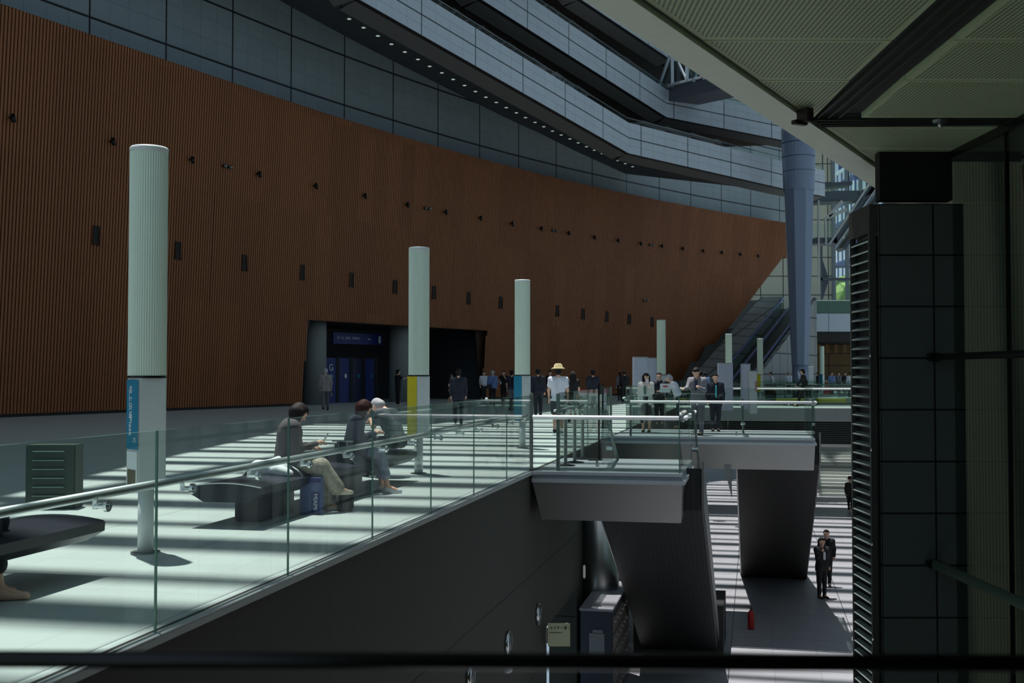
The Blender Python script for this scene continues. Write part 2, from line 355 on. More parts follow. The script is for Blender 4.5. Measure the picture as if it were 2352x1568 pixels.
for (px, py), lab in zip([(516, 383), (977, 479), (1270, 530), (1492, 563), (1479, 690)], ['pair of pale round fixtures on the brown wall right of the tallest light column', 'pair of pale round fixtures on the brown wall above the yellow striped column', 'pair of pale round fixtures on the brown wall, third from the left', 'pair of pale round fixtures on the brown wall above the white kiosks', 'single pale camera low on the brown wall near the escalators']):
    s0, z0 = wfind(px, py); p, d, n = wplan(s0); t = thing('wall_fixture', lab, 'fixture', wp(s0, z0, .05), math.atan2(d.y, d.x))
    obj('plate', B((0, -.02, .0), (.5, .05, .08)), M_black, t)
    for x in (-.16, .2):
        bm = bmesh.new(); ball(bm, (x, -.12, 0), .1); obj('lamp_head', bm, M_satin, t, True)
# ------------------------------------------------------------------ grey wall above, ramps with parapets
NB = 60; back = [wplan(WL*i/NB)[0]-wplan(WL*i/NB)[2]*2.0 for i in range(NB+1)]; back.append(back[-1]+wplan(WL)[1]*3)
struct('wall_upper', wall_strip(back, lambda i: 12.5, lambda i: 34), M_grey)
def bfind(px, py):
    b_ = min((wplan(WL*i/900) for i in range(901)), key=lambda r: abs(proj(Vector(((r[0]-r[2]*2).x, (r[0]-r[2]*2).y, 20)))[0]-px)); p = b_[0]-b_[2]*2; p.z = PY(px, py, p.y).z; return p
BZ = [bfind(*c_) for c_ in ((640, 0), (800, 87), (1020, 200), (1238, 306), (1446, 404), (1600, 450), (1780, 500))]
BZA = [p.dot(AV) for p in BZ]; BZZ = [p.z for p in BZ]
BACKF = [wplan(WL*i/900)[0]-wplan(WL*i/900)[2]*2 for i in range(901)]
def back_at(p, follow):
    a = p.dot(AV); b_ = min(BACKF, key=lambda r: abs(r.dot(AV)-a))
    z = (float(np.interp(a, BZA, BZZ)) if a > BZA[0] else BZZ[0]+(BZA[0]-a)*.11) if follow else p.z
    return Vector((b_.x, b_.y, z+.02))
def ramp(nodes, name, soff, par_h=1.98, z_add=0, ceil=True, label='', mp=M_rib):
    pts = []
    for n_ in nodes:
        pts.append(Vector(n_[1:]) if n_[0] == 'w' else PZ(n_[0], n_[1], n_[2]))
    L = [0]
    for a, c_ in zip(pts, pts[1:]): L.append(L[-1]+(c_-a).length)
    K = 40; pp = [];  LL = sorted(set(list(np.linspace(0, L[-1], K))+L))
    for l in LL: pp.append(Vector([np.interp(l, L, [p[k] for p in pts]) for k in range(3)]))
    zs = [p.z for p in pp]
    struct(name, wall_strip(pp, lambda i: zs[i], lambda i: zs[i]+par_h, .25), mp)
    # soffit back to the grey wall, and a thin lip with a pale edge
    bmS = bmesh.new(); bmL = bmesh.new(); prev = None
    for p in pp:
        bb = back_at(p, name.endswith('_1'))
        row = (p+Vector((0, 0, .02)), bb, p-Vector((0, 0, 0))+Vector((bb.x-p.x, bb.y-p.y, 0)).normalized()*.1)
        if prev:
            quad(bmS, prev[0], row[0], row[1], prev[1])
            quad(bmS, prev[0]+Vector((0, 0, .4)), prev[1]+Vector((0, 0, .4)), row[1]+Vector((0, 0, .4)), row[0]+Vector((0, 0, .4)))
        prev = row
    for a, c_ in zip(pp, pp[1:]):
        d = (c_-a).normalized(); n = Vector((-d.y, d.x, 0)).normalized()
        quad(bmL, a+n*.26-Vector((0, 0, .0)), c_+n*.26, c_+n*1.2-Vector((0, 0, .22)), a+n*1.2-Vector((0, 0, .22)))
        quad(bmL, a+n*1.2-Vector((0, 0, .22)), c_+n*1.2-Vector((0, 0, .22)), c_+n*1.2+Vector((0, 0, .02)), a+n*1.2+Vector((0, 0, .02)))
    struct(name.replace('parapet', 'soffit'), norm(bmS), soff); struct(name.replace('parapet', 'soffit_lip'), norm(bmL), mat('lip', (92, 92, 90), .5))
    # glass balustrade on the parapet
    g = thing('parapet_rail', label, 'railing'); bm = bmesh.new(); bm2 = bmesh.new()
    for a, c_ in zip(pp, pp[1:]):
        d = (c_-a).normalized(); n = Vector((-d.y, d.x, 0)).normalized()*.12; u = Vector((0, 0, par_h))
        beam(bm, a+n+u+Vector((0, 0, .3)), c_+n+u+Vector((0, 0, .15)), .012, .3); beam(bm2, a+n+u+Vector((0, 0, .32)), c_+n+u+Vector((0, 0, .32)), .05)
    obj('glass', bm, M_glass, g); obj('handrail', bm2, M_satin, g)
    return pp
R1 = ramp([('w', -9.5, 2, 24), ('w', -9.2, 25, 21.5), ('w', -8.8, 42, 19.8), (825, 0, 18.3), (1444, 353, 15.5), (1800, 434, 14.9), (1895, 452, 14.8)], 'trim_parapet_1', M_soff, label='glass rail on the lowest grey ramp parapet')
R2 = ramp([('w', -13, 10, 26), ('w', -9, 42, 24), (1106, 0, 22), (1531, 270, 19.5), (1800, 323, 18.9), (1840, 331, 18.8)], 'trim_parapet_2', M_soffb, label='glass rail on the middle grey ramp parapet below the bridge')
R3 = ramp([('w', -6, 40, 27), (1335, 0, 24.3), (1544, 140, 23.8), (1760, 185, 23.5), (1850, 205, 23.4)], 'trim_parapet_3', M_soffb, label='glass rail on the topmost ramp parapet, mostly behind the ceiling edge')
# downlights in the lowest soffit
dl = None
dpx = [(802, 41), (835, 61), (868, 80), (899, 99), (930, 117), (960, 134), (987, 150), (1015, 165), (1041, 180), (1067, 194), (1092, 208), (1116, 221), (1140, 233), (1163, 245), (1186, 257), (1207, 268), (1229, 279), (1249, 289), (1269, 299), (1289, 308), (1309, 317), (1328, 326), (1347, 335), (1365, 343), (1383, 351), (1401, 359), (1419, 367), (1436, 374), (1453, 381)]
M_dl = mat('downlight lens', (190, 205, 200), .3, emit=(200, 220, 210), es=.5)
for px, py in dpx:
    z0 = float(np.interp(px, [700, 1444, 1800], [18.75, 15.5, 14.9]))
    if dl is None:
        dl = thing('downlight', 'tiny round downlight in the dark soffit of the lowest ramp', 'downlight', (0, 0, 0), 0, 'downlights in the lowest ramp soffit')
        obj('trim_ring', lathe([(.14, -.05), (.14, .02)], 12), M_satin, dl); obj('lens', lathe([(.1, -.07), (.1, -.05)], 12), M_dl, dl); o = dl
    else: o = copy_tree(dl)
    p = PZ(px, py, z0)
    for _ in range(8):
        a_ = p.dot(AV); k = min(range(len(R1)), key=lambda i: abs(R1[i].dot(AV)-a_)); bb = back_at(R1[k], True); f_ = (p-R1[k]).dot(RV)/min(-.5, (bb-R1[k]).dot(RV))
        z0 = .5*z0+.5*(R1[k].z*(1-f_)+bb.z*f_); p = PZ(px, py, z0)
    o.location = p; o['label'] = 'tiny downlight in the dark soffit of the lowest ramp, '+ordn(dpx.index((px, py)), len(dpx))
# ------------------------------------------------------------------ truss bridge
t = thing('truss_bridge', 'white steel truss footbridge with glass sides leaving the middle ramp', 'bridge')
A = PY(1512, 226, 80); Bv = PY(1760, 168, 68); up = Vector((0, 0, 2.5)); dv = (Bv-A).normalized(); nv = Vector((-dv.y, dv.x, 0)).normalized()*2.6
bm = bmesh.new(); beam(bm, A+nv/2+Vector((0, 0, .1)), Bv+nv/2+Vector((0, 0, .1)), 2.6, .9); obj('deck_girder', bm, mat('girder', (88, 92, 100), .5), t)
n_ = 6
for k, off in enumerate((Vector(), nv)):
    bm = bmesh.new(); P0 = A+off+Vector((0, 0, .75)); P1 = Bv+off+Vector((0, 0, .75)); st = (P1-P0)/n_
    beam(bm, P0, P1, .16); beam(bm, P0+st*.8+up, P1+up, .16)
    for i in range(1, n_+1): beam(bm, P0+st*i*.9, P0+st*i*.9+up, .2)
    beam(bm, P0, P0+st*.9+up, .16)
    for i in range(1, n_): beam(bm, P0+st*i*.9+up, P0+st*(i+1)*.9, .13)
    obj('truss_side', bm, mat('truss white', (205, 215, 222), .5), t)
bm = bmesh.new(); beam(bm, A+Vector((0, 0, 1.5))+nv*.1, Bv+Vector((0, 0, 1.5))+nv*.1, .02, 1.4); beam(bm, A+Vector((0, 0, 1.5))+nv*.9, Bv+Vector((0, 0, 1.5))+nv*.9, .02, 1.4); obj('glass', bm, M_curtain, t)
# ------------------------------------------------------------------ giant hall column
YC = 78; pc = PY(1838, 860, YC); z_ = lambda y: PY(1838, y, YC).z
t = thing('hall_column', 'giant tapering blue grey steel column at the far end of the hall', 'column', (pc.x, pc.y, 0))
obj('base_drum', lathe([(.54, 0), (.54, z_(838))], 24), M_colbl, t, True)
bm = lathe([(.60, z_(838)), (.70, z_(760)), (.92, z_(560)), (1.04, z_(438))], 8, ph=.22); obj('shaft', bm, M_colbl, t)
prof = [(1.06, z_(438))]
for yy in (395, 362, 330): prof += [(1.06+(438-yy)*.0008, z_(yy)-.04), (1.03, z_(yy)-.03), (1.03, z_(yy)+.03), (1.06+(438-yy)*.0008, z_(yy)+.04)]
prof += [(1.18, z_(300)), (1.05, 23), (.8, 30), (.6, 45)]
obj('drum', lathe(prof, 28), M_colbl, t, False)
# ------------------------------------------------------------------ floors
FAR = 190
EDG = lambda Y, t_=0: HS(sY(Y), 0)+RV*t_
S1, S2, SB, SB2, SF = sY(18.55), sY(29.0), sY(54.7), sY(58.4), sY(77)
bm = bmesh.new()
lp = [HS(-12, 0), HS(sY(200), 0), HS(sY(200), -70), HS(-12, -70)]
lp = [HS(-12, -.07), HS(sY(200), -.07), HS(sY(200), -70), HS(-12, -70)]; prism(bm, lp, -.55, 0.001); struct('floor', uv_box(bm), M_floor)
bm = bmesh.new(); prism(bm, [HS(SB, .0), HS(SB+1, 60), HS(SB2, 60), HS(SB2, .0)], -.55, 0); struct('floor_bridge', uv_box(bm), M_floor)
bm = bmesh.new(); prism(bm, [HS(SF, .0), HS(SF, 80), HS(sY(200), 80), HS(sY(200), .0)], -.55, 0); struct('floor_far', uv_box(bm), M_floor)
bm = bmesh.new(); prism(bm, [HS(-14, -.2), HS(-14, 80), HS(sY(120), 80), HS(sY(120), -.2)], -5.4, -5.0); struct('floor_lower', uv_box(bm), M_low)
# void wall under the deck edge, with the doorway to the seminar rooms
D0, D1 = sY(20.1), sY(23.5)
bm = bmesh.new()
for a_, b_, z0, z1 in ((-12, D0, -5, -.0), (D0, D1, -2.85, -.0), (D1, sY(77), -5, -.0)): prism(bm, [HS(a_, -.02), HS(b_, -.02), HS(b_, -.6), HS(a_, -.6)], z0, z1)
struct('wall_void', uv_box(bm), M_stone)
bm = bmesh.new(); prism(bm, [HS(D0-2, -4), HS(D1+2, -4), HS(D1+2, -4.2), HS(D0-2, -4.2)], -5, -.6); struct('wall_seminar', bm, M_dark)
bm = bmesh.new(); prism(bm, [HS(-12, -.09), HS(S1, -.09), HS(S1, .03), HS(-12, .03)], -.045, .003); struct('trim_edge', bm, mat('edge stone', (176, 182, 178), .5))
bm = bmesh.new()
for a_, b_, h in ((-.02, .03, .012), (-.12, -.085, .008), (-.2, -.17, .006)): prism(bm, [HS(-12, a_), HS(S1, a_), HS(S1, b_), HS(-12, b_)], 0, h)
struct('trim_channel', bm, M_lip)
bm = bmesh.new(); prism(bm, [HS(-12, -.085), HS(S1, -.085), HS(S1, -.06), HS(-12, -.06)], 0, .004); struct('trim_groove', bm, M_dark)
# bridge fascia
bm = bmesh.new(); prism(bm, [HS(SB, .0), HS(SB+1, 60), HS(SB+.9, 60), HS(SB-.12, .0)], -.63, .0); struct('trim_bridge', uv_box(bm), mat('bridge fascia', (150, 158, 156), .4, .2))
bm = bmesh.new()
for k in range(12):
    z0 = -.7-k*.085; prism(bm, [HS(SB, .3), HS(SB+1, 60), HS(SB+.9, 60), HS(SB-.1, .3)], z0-.045, z0)
prism(bm, [HS(SB+.25, .3), HS(SB+1.25, 60), HS(SB+1.2, 60), HS(SB+.2, .3)], -1.8, -.6)
struct('trim_louvre', bm, mat('bridge louvre', (60, 64, 60), .5))
bm = bmesh.new(); prism(bm, [HS(SB, .3), HS(SB+1, 60), HS(SB+.8, 60), HS(SB-.2, .3)], -1.82, -1.68); struct('trim_beam', bm, mat('pale beam', (190, 190, 180), .5))
# ------------------------------------------------------------------ roof beams far above: they cut the sun into bands
bm = bmesh.new(); s = -25.66; k = 0
while s < 175:
    wd = .74 if k % 2 == 0 else .30
    prism(bm, [HS(s, -35), HS(s, 70), HS(s+wd, 70), HS(s+wd, -35)], 45, 45.5); s += 1.49; k += 1
struct('trim_roof_beams', bm, mat('roof steel', (150, 156, 160), .5))
bm = bmesh.new()
for tt in (-12, 8, 28): prism(bm, [HS(-25, tt), HS(175, tt), HS(175, tt+.5), HS(-25, tt+.5)], 45.6, 46.4)
prism(bm, [(5, 87), (22, 87), (24, 112), (8, 112)], 44.2, 44.6); struct('trim_roof_spine_and_shade', bm, mat('roof steel', (150, 156, 160), .5))  # last slab is added, out of view, to keep sun off the far stairs
# ------------------------------------------------------------------ glass balustrades
def pane_part(g, a, b, z0, z1, th=.014):
    """one pane from a to b (plan); clear faces, green edges"""
    a, b = Vector(a), Vector(b); d = (b-a).normalized(); L = (b-a).length-.012; c = (a+b)/2
    bm = bmesh.new(); rz = math.atan2(d.y, d.x); box(bm, (c.x, c.y, (z0+z1)/2+a.z), (L, th, z1-z0), rz); bm.normal_update(); n = Vector((-d.y, d.x, 0))
    for f in bm.faces:
        if abs(f.normal.dot(n)) < .9: f.material_index = 1
    return obj('glass_pane', bm, [M_glass, M_gedge], g)
def balustrade(label, pts, ztop=1.25, zbot=-.1, step=2.045, rail=.9, railside=-.09, rr=.022, posts=(), brk=2, railmat=None, group=None, ends=False):
    """glass wall along plan points; handrail on brackets; posts at chosen points"""
    g = thing('glass_balustrade', label, 'glass railing', group=group)
    bmr = bmesh.new(); anyb = False
    for a, b in zip(pts, pts[1:]):
        a, b = Vector(a), Vector(b); L = (b-a).length; n = max(1, round(L/step)); d = (b-a).normalized(); nn = Vector((d.y, -d.x, 0))
        for i in range(n): pane_part(g, a+d*(L*i/n), a+d*(L*(i+1)/n), zbot, ztop)
        if rail:
            u = Vector((0, 0, rail)); tube(bmr, a+nn*railside+u, b+nn*railside+u, rr, seg=14)
            for i in range(n):
                for j in range(brk):
                    p = a+d*(L*(i+(j+.5)/brk)/n); z = Vector((0, 0, rail-.06)); anyb = True
                    bmb = bmesh.new(); sg = 1 if railside > 0 else -1
                    beam(bmb, p+nn*railside+z+Vector((0, 0, .05)), p+nn*railside+z-Vector((0, 0, .02)), .024, .024); tube(bmb, p+nn*railside+z, p+z, .016, seg=10); tube(bmb, p+nn*sg*.012+z, p+nn*sg*.035+z, .034, seg=12)
                    obj('bracket', bmb, M_steel2, g)
    if rail: obj('handrail', bmr, railmat or M_rail, g, True)
    else: bmr.free()
    for p in posts:
        p = Vector(p); bm = bmesh.new(); box(bm, (p.x, p.y, (ztop+.03-.3)/2), (.05, .075, ztop+.33), -AX); obj('post', bm, M_satin, g)
    return g
inn = -.05
edge0 = [HS(sY(Y), inn) for Y in (-.9, 1.06, 3.06, 5.06, 7.06, 9.06, 11.06, 13.04, 15.04, 17.0, 19.0)]
balustrade('long clear glass balustrade with a round steel handrail along the deck edge in the foreground', [edge0[1], edge0[-1]], railside=-.10, rr=.027, posts=[HS(S1+.35, inn)])
# landing 1
W1, W2 = 2.46, 4.7
Lx1 = S1+3.1
def landing(name_lab, s0, s1, t0, t1, sh=0):
    g = thing('escalator_landing', name_lab, 'landing')
    obj('deck_plate', norm((lambda bm: (prism(bm, [HS(s0, t0), HS(s0, t1), HS(s1, t1), HS(s1, t0)], -.1, .012), bm)[1])(bmesh.new())), M_steelfl, g)
    bm = bmesh.new(); prism(bm, [HS(s0-.04, t0), HS(s0-.04, t1+.04), HS(s1, t1+.04), HS(s1, t0)], -.16, -.1); box(bm, HS(s0-.02, (t0+t1)/2, -.005), (t1-t0, .06, .05), -AX); obj('edge_lip', norm(bm), M_lip, g)
    bm = bmesh.new(); i = .1
    tpv = [HS(s0+.02, t0, -.16), HS(s0+.02, t1, -.16), HS(s1, t1, -.16), HS(s1, t0, -.16)]; bt_ = [HS(s0+.12, t0+.14, -.78), HS(s0+.12, t1-.03, -.78), HS(s1, t1-.12, -.78), HS(s1, t0+.14, -.78)]
    a = [bm.verts.new(p) for p in tpv]; c_ = [bm.verts.new(p) for p in bt_]
    bm.faces.new(a); bm.faces.new(c_[::-1])
    for k in range(4): bm.faces.new((a[k], c_[k], c_[(k+1) % 4], a[(k+1) % 4]))
    obj('fascia', norm(bm), M_steel, g)
    return g
M_steelfl = mat('landing plate', (178, 186, 192), .3, .55, .08, 60)
landing('near brushed steel escalator landing jutting from the deck edge', S1, Lx1, .03, W1)
landing('second steel escalator landing, wider and behind the near one', S2, S2+4, .03, W2+.35)
balustrade('glass balustrade around the near escalator landing with a brightly lit white handrail', [HS(S1+.06, .05), HS(S1+.06, W1-.05), HS(Lx1, W1-.05)], railside=.1, rr=.034, railmat=M_railsun, posts=[HS(S1+.25, .42)])
balustrade('glass balustrade along the deck edge between the two escalator landings', [HS(Lx1, inn), HS(S2, inn)], posts=[HS(S2, .0)])
balustrade('glass balustrade around the second escalator landing with a sunlit handrail', [HS(S2+.06, .5), HS(S2+.06, W2+.28), HS(S2+4, W2+.28)], railside=.1, rr=.035, railmat=M_railsun, posts=[HS(S2+.06, .5)])
balustrade('glass balustrade along the deck edge beyond the second landing', [HS(S2+4, inn), HS(SB, inn)])
balustrade('glass balustrade along the near side of the far bridge', [HS(SB+.1, .1), HS(SB+.6, 30)], railside=.1, rr=.04, railmat=M_railsun)
balustrade('glass balustrade along the rear side of the far bridge', [HS(SB2-.1, .1), HS(SB2-.1, 30)], rr=.04)
balustrade('glass balustrade at the far edge of the second void', [HS(SF+.1, .1), HS(SF+.1, 34)], rr=.05)
balustrade('glass balustrade along the deck beside the second void', [HS(SB2, inn), HS(SF, inn)])
# ------------------------------------------------------------------ escalators
M_under = slat_mat('truss underside', (34, 34, 32), (20, 20, 20), .09, 0); M_step = mat('escalator step', (120, 124, 128), .4, .7)
def escalator(label, s0, t0, t1, z0=0., z1=-5., slope=.577, truss=1.05, up=False, clad=None, skirt=None):
    """runs away from the camera along the hall axis from s0, dropping to z1 (or rising)"""
    run = (z0-z1)/slope; s1 = s0+run; w_ = t1-t0; g = thing('escalator', label, 'escalator', HS(s0, t0, z0), -AX)
    def L(x, y, z): return Vector((x, y, z))                    # local: x across, y along
    dz = z1-z0
    bm = bmesh.new(); extrude(bm, [L(0, 0, -.7), L(0, run+.2, dz-truss-.2 if not up else dz-truss), L(0, run+1.4, dz-.05 if not up else dz-truss), L(0, run+1.4, dz+.05), L(0, run, dz+.05), L(0, .1, .0)] if not up else [L(0, 0, -truss*.3), L(0, run, dz-truss), L(0, run+1.4, dz-truss), L(0, run+1.4, dz+.05), L(0, run, dz+.05), L(0, 0, .05)], (w_, 0, 0)); obj('truss', norm(bm), clad or M_under, g)
    for x in (-.04, w_):
        bm = bmesh.new(); extrude(bm, [L(x, 0, -.65), L(x, run, dz-truss+.15), L(x, run, dz+.12), L(x, 0, .12)], (.04, 0, 0)); obj('side_skirt', norm(bm), skirt or M_steel, g)
    n = int(abs(dz)/.2); bm = bmesh.new()
    for i in range(n): box(bm, (w_/2, run*(i+.5)/n, dz*(i+.5)/n+.06), (w_-.5, run/n, .06))
    obj('steps', bm, M_step, g)
    for x in (.14, w_-.14):
        bm = bmesh.new(); extrude(bm, [L(x, 0, .1), L(x, run, dz+.1), L(x, run+.9, dz+.1), L(x, run+1.1, dz+.5), L(x, run+.9, dz+.95), L(x, run, dz+.95), L(x, 0, .95), L(x, -.5, .95), L(x, -.7, .5), L(x, -.5, .1)], (.012, 0, 0)); obj('glass_side', norm(bm), M_glass, g)
        bm = bmesh.new(); pts = [L(x, -.5, .97), L(x, 0, .97), L(x, run, dz+.97), L(x, run+.9, dz+.97), L(x, run+1.12, dz+.5)]
        for a, b_ in zip(pts, pts[1:]): beam(bm, a, b_, .055, .03)
        obj('handrail', bm, mat('escalator belt', (70, 92, 84), .35), g)
        for k in range(9):
            bm = bmesh.new(); f = k/9+.05; tube(bm, L(x-.05, run*f, dz*f+.55), L(x+.06, run*f, dz*f+.55), .04, seg=8); obj('clip', bm, M_steel2, g)
    return g, run
e1, run1 = escalator('dark escalator descending from the near steel landing', Lx1-1.9, .95, W1+.25, truss=.35)
e2, run2 = escalator('dark escalator descending from the second steel landing', S2+1.0, 3.15, W2+.5, truss=.3)
bm = bmesh.new(); box(bm, (0, 0, .4), (2.1, 2.4, 1.1)); o = obj('escalator_pit_cover', bm, M_dark); o.location = HS(Lx1-1.9+run1+.2, 1.8, -5); o.location.z = -4.85; o.rotation_euler.z = -AX
tag(o, 'black housing under the foot of the near escalator', 'housing')
# stair between escalators, right of near landing
def stair(label, s0, t0, t1, z0, z1, slope, mt, side=None, rails=True, riser=.165):
    run = abs(z1-z0)/slope; g = thing('staircase', label, 'stairs', HS(s0, t0, z0), -AX); dz = z1-z0; w_ = t1-t0; n = int(abs(dz)/riser)
    bm = bmesh.new()
    for i in range(n):
        zt = dz*(i+(1 if dz > 0 else 0))/n; box(bm, (w_/2, run*(i+.5)/n, zt-.12), (w_, run/n+.02, .24))
    obj('steps', bm, mt, g)
    if rails:
        for x in (0, w_):
            bm = bmesh.new(); extrude(bm, [Vector((x, 0, 0)), Vector((x, run, dz)), Vector((x, run, dz+.95)), Vector((x, 0, .95))], (.014, 0, 0)); obj('glass_side', norm(bm), M_glass, g)
            bm = bmesh.new(); tube(bm, (x, 0, .9), (x, run, dz+.9), .03); obj('handrail', bm, M_steel2, g, True)
            for k in range(8):
                bm = bmesh.new(); f = (k+.5)/8; tube(bm, (x-.05, run*f, dz*f+.35), (x+.05, run*f, dz*f+.35), .035, seg=8); obj('clip', bm, M_steel2, g)
    return g, run
stair('sunlit stone staircase rising beyond the far bridge on the lower level', sY(63), 7.0, 12.5, -5, 0, .55, mat('pale steps', (180, 186, 182), .6))
escalator('grey escalator rising beside the sunlit lower stairs', sY(62), 5.3, 6.7, -5, 0, -.55, 1.0, True)
# triangular cladding fin and steel pilaster
bm = bmesh.new(); extrude(bm, [HS(S2+.1, 2.7, -.1), HS(S2+.1, 3.0, -.1), HS(S2+.1, 3.02, -1.5)], AV*.5); tag(obj('cladding_fin', norm(bm), M_steel), 'pale triangular steel fin hanging under the second landing', 'cladding')
o = obj('steel_pilaster', lathe([(.42, 0), (.42, 4.4)], 32), M_steel, None, True); o.location = HS(sY(24.6), .3, -5); tag(o, 'rounded stainless steel pilaster behind the locker block', 'pilaster')
# ------------------------------------------------------------------ light columns
def light_column(px, D, label, stripe, letters=(), plate=False):
    p = PY(px, 859, D); s = 1.0
    t = thing('light_column', label, 'lamp', (p.x, p.y, 0), math.radians(40), 'light columns along the hall')
    bm = bmesh.new(); n = 48; prof = []
    for i in range(n*2): a = 2*PI*i/(n*2); r = .163+(.005 if i % 2 else -.001); prof.append((r*math.cos(a), r*math.sin(a)))
    prism(bm, prof, 1.585, 3.62); obj('lantern', norm(bm), M_lant, t)
    obj('cap', lathe([(.168, 3.60), (.172, 3.635), (.16, 3.65)], 40), M_white, t, True)
    bm = bmesh.new(); prism(bm, [(.168*math.cos(2*PI*i/32), .168*math.sin(2*PI*i/32)) for i in range(32)], 1.565, 1.587); obj('collar', bm, M_black, t)
    w_ = .262; bm = bmesh.new(); box(bm, (0, 0, 1.08), (w_, w_, .97)); bmesh.ops.bevel(bm, geom=[e for e in bm.edges if abs((e.verts[0].co-e.verts[1].co).z) > .5], offset=.012, segments=3, affect='EDGES'); obj('sign_box', bm, M_white, t)
    obj('stripe', B((-w_/2-.002, 0, 1.24 if letters else 1.08), (.004, w_-.004, .62 if letters else .97)), stripe, t)
    if letters:
        for s_, y, z, sz in letters: text('lettering', s_, sz, M_txt, t, (-w_/2-.006, y, z), (PI/2, PI/2, -PI/2), 'LEFT', .001)
        obj('notice', B((-w_/2-.002, 0, .76), (.005, w_-.03, .3)), M_txt, t)
        obj('map', B((-w_/2-.005, .0, .68), (.005, w_-.08, .14)), mat('map print', (96, 88, 60), .6, 0, .6, 20), t)
    obj('pole', lathe([(.07, 0), (.07, .6)], 24), M_white, t, True)
    obj('foot', lathe([(.13, 0), (.13, .012)], 24), M_satin, t)
    return t
LT = [('地上広場', .06, 1.5, .075), ('Plaza', .06, 1.22, .085), ('C', -.04, 1.04, .07)]
light_column(338, 10.2, 'nearest and tallest ribbed white light column with a teal striped sign box', M_teal, LT)
light_column(962, 18.3, 'white light column with a yellow striped sign box', M_yel)
light_column(1200, 24.6, 'white light column with a teal stripe behind the balustrade, third from the left', M_teal)
light_column(1519, 42.8, 'white light column beside the paired white kiosks', M_white)
light_column(1674, 57.7, 'slim white light column above a pale square kiosk, near the escalators', M_white)
light_column(1746, 65, 'slim white light column with a low yellow mark before the giant grey column', M_yel)
light_column(1888, 83, 'farthest light column, right of the giant grey column', M_teal)
# ------------------------------------------------------------------ benches
def bench(label, s0, s1, t0, t1, peds, humps, H=.44):
    g = thing('bench', label, 'bench', HS(s0, t0, 0), -AX, 'dark leather benches on the deck'); w_ = t1-t0; L = s1-s0; N_ = 12
    def prof(): 
        pts = [(w_*i/N_, H+.03-.04*(2*i/N_-1)**2) for i in range(N_+1)]
        return pts+[(w_-.005, H-.085), (w_*.80, H-.17), (w_*.20, H-.17), (.005, H-.085)]
    bm = bmesh.new(); extrude(bm, [Vector((x, 0, z)) for x, z in prof()], (0, L, 0)); obj('seat', norm(bm), M_leather, g)
    bm = bmesh.new(); P_ = prof()[:N_+1]
    for y in (0, L-.012):
        for a, b_ in zip(P_, P_[1:]): beam(bm, (a[0], y+.0, a[1]), (b_[0], y+.0, b_[1]), .014, .012)
    obj('metal_trim', bm, M_steel2, g)
    for y in peds:
        obj('pedestal', B((w_/2, y-s0, (H-.16)/2), (.3, .95, H-.16), 0, .02), M_black, g)
    for y in humps:
        bm = bmesh.new(); pts = [(w_*.04+w_*.92*i/N_, H+.0+.17*math.sin(PI*i/N_)**.6) for i in range(N_+1)]
        extrude(bm, [Vector((x, y-s0-.16, z)) for x, z in pts], (0, .32, 0)); h_ = obj('divider', norm(bm), M_leather, g)
        bm = bmesh.new()
        for yy in (-.165, .165):
            for a, b_ in zip(pts, pts[1:]): beam(bm, (a[0], y-s0+yy, a[1]), (b_[0], y-s0+yy, b_[1]), .014, .014)
        obj('metal_trim', bm, M_steel2, h_)
    return g
def st(p): q_ = Vector((p[0], p[1], 0))-E0; return q_.dot(AV), q_.dot(RV)
a_ = st(PZ(600, 1120, .42)); b_ = st(PZ(960, 1040, .42))
TB = (a_[1]+b_[1])/2
bench('long navy leather bench where the three people sit', a_[0]-.1, b_[0]+.1, TB-.80, TB, (a_[0]+.9, b_[0]-2.1), (a_[0]+1.25, a_[0]+3.0))
c_ = st(PZ(242, 1199, .42)); bench('navy leather bench cut off by the left edge of the photo', c_[0]-3.6, c_[0], c_[1]-.82, c_[1], (c_[0]-1.6,), (c_[0]-2.6,))
# louvred dark green bin
p = PZ(125, 1166, 0); t = thing('louvred_cabinet', 'dark green louvred box standing on the deck behind the glass at left', 'cabinet', (p.x, p.y, 0), -AX+.25)
M_bin = mat('dark green paint', (44, 60, 54), .5); obj('body', B((0, 0, .38), (.58, .3, .76), 0, .01), M_bin, t)
bm = bmesh.new()
for k in range(6): beam(bm, (-.2, -.17, .16+k*.105), (.17, -.17, .16+k*.105), .03, .012)
obj('louvre', bm, mat('louvre edge', (110, 132, 122), .4), t)
